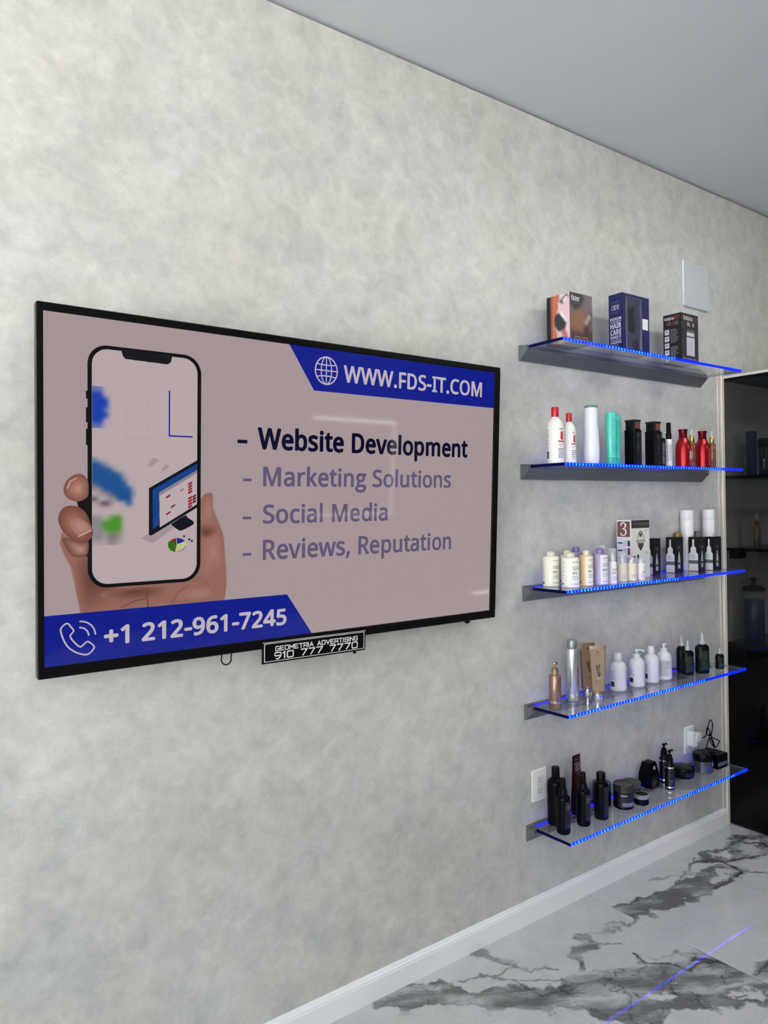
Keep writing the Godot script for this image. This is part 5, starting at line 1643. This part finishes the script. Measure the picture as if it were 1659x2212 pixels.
func room() -> void:
	var X0 := -1.7
	var X1 := 6.4
	var Z1 := 4.3
	# plaster wall with a shadow gap under the ceiling
	var tex := plaster_textures()
	var plaster := StandardMaterial3D.new()
	plaster.albedo_texture = tex[0]
	plaster.uv1_triplanar = true
	plaster.uv1_world_triplanar = true
	plaster.uv1_scale = Vector3(0.26, 0.26, 0.26)
	plaster.detail_enabled = true
	plaster.detail_albedo = tex[1]
	plaster.detail_blend_mode = BaseMaterial3D.BLEND_MODE_MUL
	plaster.detail_uv_layer = BaseMaterial3D.DETAIL_UV_2
	plaster.uv2_triplanar = true
	plaster.uv2_world_triplanar = true
	plaster.uv2_scale = Vector3(0.9, 0.9, 0.9)
	plaster.roughness = 0.42
	plaster.metallic_specular = 0.4
	var paint := mat(rgb8(214, 214, 212), 0.6)
	struct("wall_back", box(Vector3(X0, 0, -0.1), Vector3(X1, 2.6715, 0)), plaster)
	struct("wall_back_core", box(Vector3(X0, 0, -0.2), Vector3(X1, 2.9, -0.1)), mat(rgb8(30, 30, 30), 0.9))  # shade of the ceiling gap put into the near black colour
	struct("ceiling", box(Vector3(X0, CEIL_Y, -0.1), Vector3(X1, 2.9, Z1)), mat(rgb8(206, 209, 214), 0.35))
	var wfr := new_st()
	add_box(wfr, Vector3(0.4, 0, Z1), Vector3(X1, 2.9, Z1 + 0.15))
	add_box(wfr, Vector3(X0, 0, Z1), Vector3(-1.5, 2.9, Z1 + 0.15))
	add_box(wfr, Vector3(-1.5, 0, Z1), Vector3(0.4, 1.1, Z1 + 0.15))
	add_box(wfr, Vector3(-1.5, 2.6, Z1), Vector3(0.4, 2.9, Z1 + 0.15))
	struct("wall_front", wfr.commit(), mat(rgb8(80, 80, 82), 0.6))
	var wf2 := new_st()
	for x in [-1.5, -0.88, -0.27, 0.34]:
		add_box(wf2, Vector3(x, 1.1, Z1 + 0.04), Vector3(x + 0.06, 2.6, Z1 + 0.1))
	for y in [1.1, 2.54]:
		add_box(wf2, Vector3(-1.5, y, Z1 + 0.04), Vector3(0.4, y + 0.06, Z1 + 0.1))
	struct("window_2", wf2.commit(), mat(rgb8(40, 42, 44), 0.4, 0.5))  # window added in the unseen wall to light the plaster from the front
	struct("wall_right", box(Vector3(X1, 0, -0.2), Vector3(X1 + 0.15, 2.9, Z1 + 0.15)), mat(rgb8(80, 80, 82), 0.6))
	# shop front in the left wall: one wide opening
	var sf := new_st()
	add_box(sf, Vector3(X0 - 0.15, 0, -0.2), Vector3(X0, 0.35, Z1 + 0.15))
	add_box(sf, Vector3(X0 - 0.15, 2.6, -0.2), Vector3(X0, 2.9, Z1 + 0.15))
	add_box(sf, Vector3(X0 - 0.15, 0.35, -0.2), Vector3(X0, 2.6, 0.5))
	add_box(sf, Vector3(X0 - 0.15, 0.35, Z1 - 0.3), Vector3(X0, 2.6, Z1 + 0.15))
	struct("wall_left", sf.commit(), paint)
	var wf := new_st()
	for z in [0.5, 1.65, 2.8, 3.94]:
		add_box(wf, Vector3(X0 - 0.1, 0.35, z), Vector3(X0 - 0.04, 2.6, z + 0.06))
	for y in [0.35, 2.54]:
		add_box(wf, Vector3(X0 - 0.1, y, 0.5), Vector3(X0 - 0.04, y + 0.06, Z1 - 0.3))
	struct("window_1", wf.commit(), mat(rgb8(40, 42, 44), 0.4, 0.5))
	struct("ground_outside", box(Vector3(X0 - 30, -0.3, -25), Vector3(X1 + 20, -0.21, 30)), mat(rgb8(194, 194, 192), 0.9))
	# skirting along the plaster wall
	var bb := [Vector2(0, 0), Vector2(0.013, 0), Vector2(0.013, 0.056), Vector2(0.0115, 0.0585), Vector2(0.0115, 0.0625), Vector2(0.0075, 0.067), Vector2(0.006, 0.0705), Vector2(0.002, 0.073), Vector2(0, 0.073)]
	struct("baseboard_back", prism(bb, 0, X0, 3.048), mat(rgb8(226, 227, 229), 0.35))
	struct("trim_1", box(Vector3(3.031, 0.073, 0), Vector3(3.043, 1.905, 0.006), 0.0015), mat(rgb8(196, 190, 178), 0.4))
	struct("trim_2", box(Vector3(3.049, 0.0, 0), Vector3(3.071, 1.905, 0.014), 0.003), mat(rgb8(206, 202, 192), 0.4))
	# floor: slab and polished marble tiles
	var fl := Node3D.new()
	fl.name = "floor"
	add_child(fl)
	fl.set_meta("kind", "structure")
	part("slab", box(Vector3(X0, -0.2, -0.2), Vector3(X1, -0.0125, Z1)), mat(rgb8(58, 59, 60), 0.8), fl)
	var clouds_l := [
		[0.74, [[1.19, 0.0], [1.321, 0.0], [1.439, 0.114], [1.487, 0.178], [1.647, 0.277], [1.725, 0.27], [1.862, 0.322], [1.957, 0.367], [2.023, 0.448], [2.13, 0.50], [2.13, 0.66], [2.048, 0.679], [1.923, 0.618], [1.853, 0.552], [1.717, 0.529], [1.65, 0.477], [1.619, 0.381], [1.55, 0.327], [1.438, 0.263], [1.385, 0.174], [1.227, 0.086]]],
		[0.7, [[1.89, 0.143], [1.941, 0.176], [1.918, 0.229], [1.836, 0.227], [1.79, 0.268], [1.82, 0.33], [1.70, 0.29], [1.77, 0.236], [1.83, 0.193]]],
		[0.5, [[1.95, 0.165], [2.038, 0.185], [2.13, 0.196], [2.13, 0.214], [2.03, 0.202], [1.95, 0.185]]],
		[0.8, [[2.0, 0.37], [2.13, 0.44], [2.13, 0.52], [2.02, 0.46]]],
		[0.5, [[1.57, 0.0], [1.60, 0.0], [1.625, 0.143], [1.60, 0.12]]],
	]
	var holes_l := [[[1.501, 0.136], [1.529, 0.139], [1.529, 0.163], [1.501, 0.168]], [[1.827, 0.265], [1.915, 0.283], [1.923, 0.31], [1.896, 0.348], [1.829, 0.33]], [[1.824, 0.442], [1.858, 0.463], [1.872, 0.505], [1.83, 0.497], [1.803, 0.471]], [[1.99, 0.59], [2.03, 0.6], [2.09, 0.64], [2.05, 0.66], [2.0, 0.63]]]
	var veins_l := [
		[0.006, 0.75, [[1.328, 0.011], [1.36, 0.034]]], [0.005, 0.85, [[1.456, 0.087], [1.551, 0.142], [1.587, 0.134], [1.62, 0.14], [1.646, 0.189], [1.694, 0.192], [1.71, 0.222]]],
		[0.005, 0.8, [[1.539, 0.144], [1.566, 0.192], [1.585, 0.28], [1.661, 0.314], [1.695, 0.323]]], [0.004, 0.7, [[1.535, 0.157], [1.611, 0.222], [1.692, 0.28]]],
		[0.012, 0.85, [[1.945, 0.319], [1.947, 0.374], [2.005, 0.428], [2.013, 0.468], [2.08, 0.472], [2.125, 0.53]]], [0.014, 0.9, [[2.06, 0.44], [2.10, 0.47], [2.125, 0.51]]],
		[0.008, 0.7, [[1.998, 0.616], [2.028, 0.627]]], [0.006, 0.5, [[1.573, 0.0], [1.587, 0.077], [1.617, 0.143]]], [0.004, 0.6, [[1.7, 0.5], [1.76, 0.44], [1.79, 0.4]]], [0.006, 0.6, [[1.89, 0.2], [1.92, 0.22], [1.96, 0.27]]],
	]
	var clouds_r := [
		[1.0, [[2.11, 0.115], [2.323, 0.156], [2.46, 0.16], [2.575, 0.163], [2.679, 0.168], [2.725, 0.224], [2.714, 0.274], [2.634, 0.255], [2.56, 0.261], [2.455, 0.252], [2.408, 0.263], [2.262, 0.232], [2.11, 0.209]]],
		[0.9, [[2.66, 0.09], [2.92, 0.10], [3.10, 0.10], [3.10, 0.26], [2.95, 0.30], [2.80, 0.22], [2.72, 0.2]]],
		[0.5, [[2.84, 0.34], [3.0, 0.36], [3.05, 0.5], [2.9, 0.5]]],
		[0.5, [[2.12, 0.60], [2.25, 0.56], [2.3, 0.7], [2.12, 0.72]]],
	]
	var holes_r := [[[2.89, 0.15], [2.972, 0.133], [3.013, 0.15], [2.945, 0.192], [2.883, 0.204]], [[2.56, 0.2], [2.66, 0.205], [2.64, 0.24], [2.56, 0.235]], [[2.75, 0.12], [2.82, 0.12], [2.82, 0.15], [2.77, 0.16]]]
	var veins_r := [
		[0.016, 0.9, [[2.639, 0.107], [2.715, 0.14], [2.722, 0.2], [2.70, 0.25], [2.602, 0.268], [2.516, 0.262]]], [0.012, 0.85, [[2.138, 0.122], [2.24, 0.14], [2.326, 0.16]]], [0.012, 0.9, [[2.72, 0.17], [2.76, 0.19], [2.83, 0.21], [2.9, 0.25]]],
		[0.004, 0.6, [[2.369, 0.079], [2.457, 0.106], [2.513, 0.136], [2.595, 0.17]]], [0.006, 0.8, [[2.425, 0.154], [2.535, 0.132], [2.634, 0.104], [2.662, 0.077]]], [0.008, 0.85, [[2.634, 0.104], [2.72, 0.172]]],
		[0.007, 0.8, [[2.711, 0.249], [2.743, 0.302], [2.761, 0.325], [2.85, 0.36]]], [0.007, 0.8, [[2.135, 0.594], [2.202, 0.603], [2.26, 0.57]]], [0.012, 0.9, [[2.95, 0.13], [3.0, 0.2], [2.96, 0.25]]], [0.006, 0.8, [[2.8, 0.12], [2.9, 0.115], [3.05, 0.12]]],
	]
	var texs := [marble(0.9246, clouds_l, holes_l, veins_l, 101, 700), marble(2.1246, clouds_r, holes_r, veins_r, 211, 700), marble(0.0, [[0.8, [[0.1, 0.2], [0.7, 0.5], [1.1, 0.9], [1.0, 1.1], [0.5, 0.7], [0.1, 0.4]]]], [], [[0.012, 0.8, [[0.1, 0.25], [0.6, 0.5], [1.1, 1.0]]]], 307, 384, 512)]
	var tmats := []
	for t in texs:
		var m := StandardMaterial3D.new()
		m.albedo_texture = t
		m.roughness = 0.015
		m.metallic_specular = 0.5
		tmats.append(m)
	var tile := new_st()
	add_box(tile, Vector3(0.0012, -0.012, 0.0012), Vector3(1.1988, 0.0, 1.1988), 0.0006)
	var arr := tile.commit_to_arrays()
	var uv := PackedVector2Array()
	for v in arr[Mesh.ARRAY_VERTEX]:
		uv.append(Vector2(v.x / 1.2, v.z / 1.2))
	arr[Mesh.ARRAY_TEX_UV] = uv
	var tmesh := ArrayMesh.new()
	tmesh.add_surface_from_arrays(Mesh.PRIMITIVE_TRIANGLES, arr)
	for i in range(-2, 4):
		for j in range(0, 4):
			var x := 0.9246 + 1.2 * i
			var k := 2
			if j == 0 and i == 0:
				k = 0
			elif j == 0 and i == 1:
				k = 1
			var t := part("tile", tmesh, tmats[k], fl, Vector3(x, -0.0004 if k == 2 else 0.0, 1.2 * j))
			if k == 1:
				t.rotation.z = deg_to_rad(-0.03)
	# two flush light panels in the ceiling, both out of the frame; their shadows lie left and right of the boxes
	for k in [[Vector3(2.62, CEIL_Y, 1.06), 1.15, 1.2, 0.3, "long flat light panel in the ceiling before the shelves"], [Vector3(4.3, CEIL_Y, 3.3), 3.0, 0.6, 0.6, "square flat light panel in the ceiling near the lit mirror"]]:
		var lp := thing("ceiling_panel_light", k[4], "ceiling light", k[0])
		var hx: float = k[2] / 2
		var hz: float = k[3] / 2
		part("frame", box(Vector3(-hx - 0.03, -0.012, -hz - 0.03), Vector3(hx + 0.03, 0.0, hz + 0.03), 0.003), mat(rgb8(220, 220, 220), 0.4), lp)
		part("light_diffuser", box(Vector3(-hx, -0.016, -hz), Vector3(hx, -0.012, hz)), glow(rgb8(250, 252, 255), 3.0), lp)
		var pl := AreaLight3D.new()
		pl.name = "panel_light"
		pl.light_color = rgb8(255, 251, 245)
		pl.area_size = Vector2(k[2], k[3])
		pl.area_normalize_energy = true
		pl.light_energy = k[1]
		pl.shadow_enabled = true
		pl.area_range = 12.0
		pl.area_attenuation = 2.0
		lp.add_child(pl)
		pl.transform = Transform3D(Basis(Vector3.RIGHT, -PI / 2), Vector3(0, -0.02, 0))
	# lit mirror on the opposite wall, seen again as a faint reflection in the television
	var mir := thing("lit_mirror", "tall wall mirror with a thin lit frame across the room", "mirror", Vector3(4.08, 1.34, Z1))
	part("mirror", box(Vector3(-0.44, -0.43, -0.02), Vector3(0.44, 0.43, -0.001)), mat(rgb8(150, 150, 152), 0.03, 1.0), mir)
	var lf := new_st()
	add_box(lf, Vector3(-0.47, 0.43, -0.03), Vector3(0.47, 0.455, -0.001))
	add_box(lf, Vector3(-0.47, -0.455, -0.03), Vector3(0.47, -0.43, -0.001))
	add_box(lf, Vector3(0.445, -0.43, -0.03), Vector3(0.47, 0.43, -0.001))
	part("light_frame", lf.commit(), glow(rgb8(255, 250, 246), 2.6), mir)
	var ml := AreaLight3D.new()
	ml.name = "mirror_light"
	ml.light_color = rgb8(255, 250, 246)
	ml.area_size = Vector2(0.94, 0.02)
	ml.light_energy = 0.03
	ml.shadow_enabled = true
	ml.area_range = 10.0
	ml.area_attenuation = 2.0
	mir.add_child(ml)
	ml.position = Vector3(0, 0.44, -0.034)
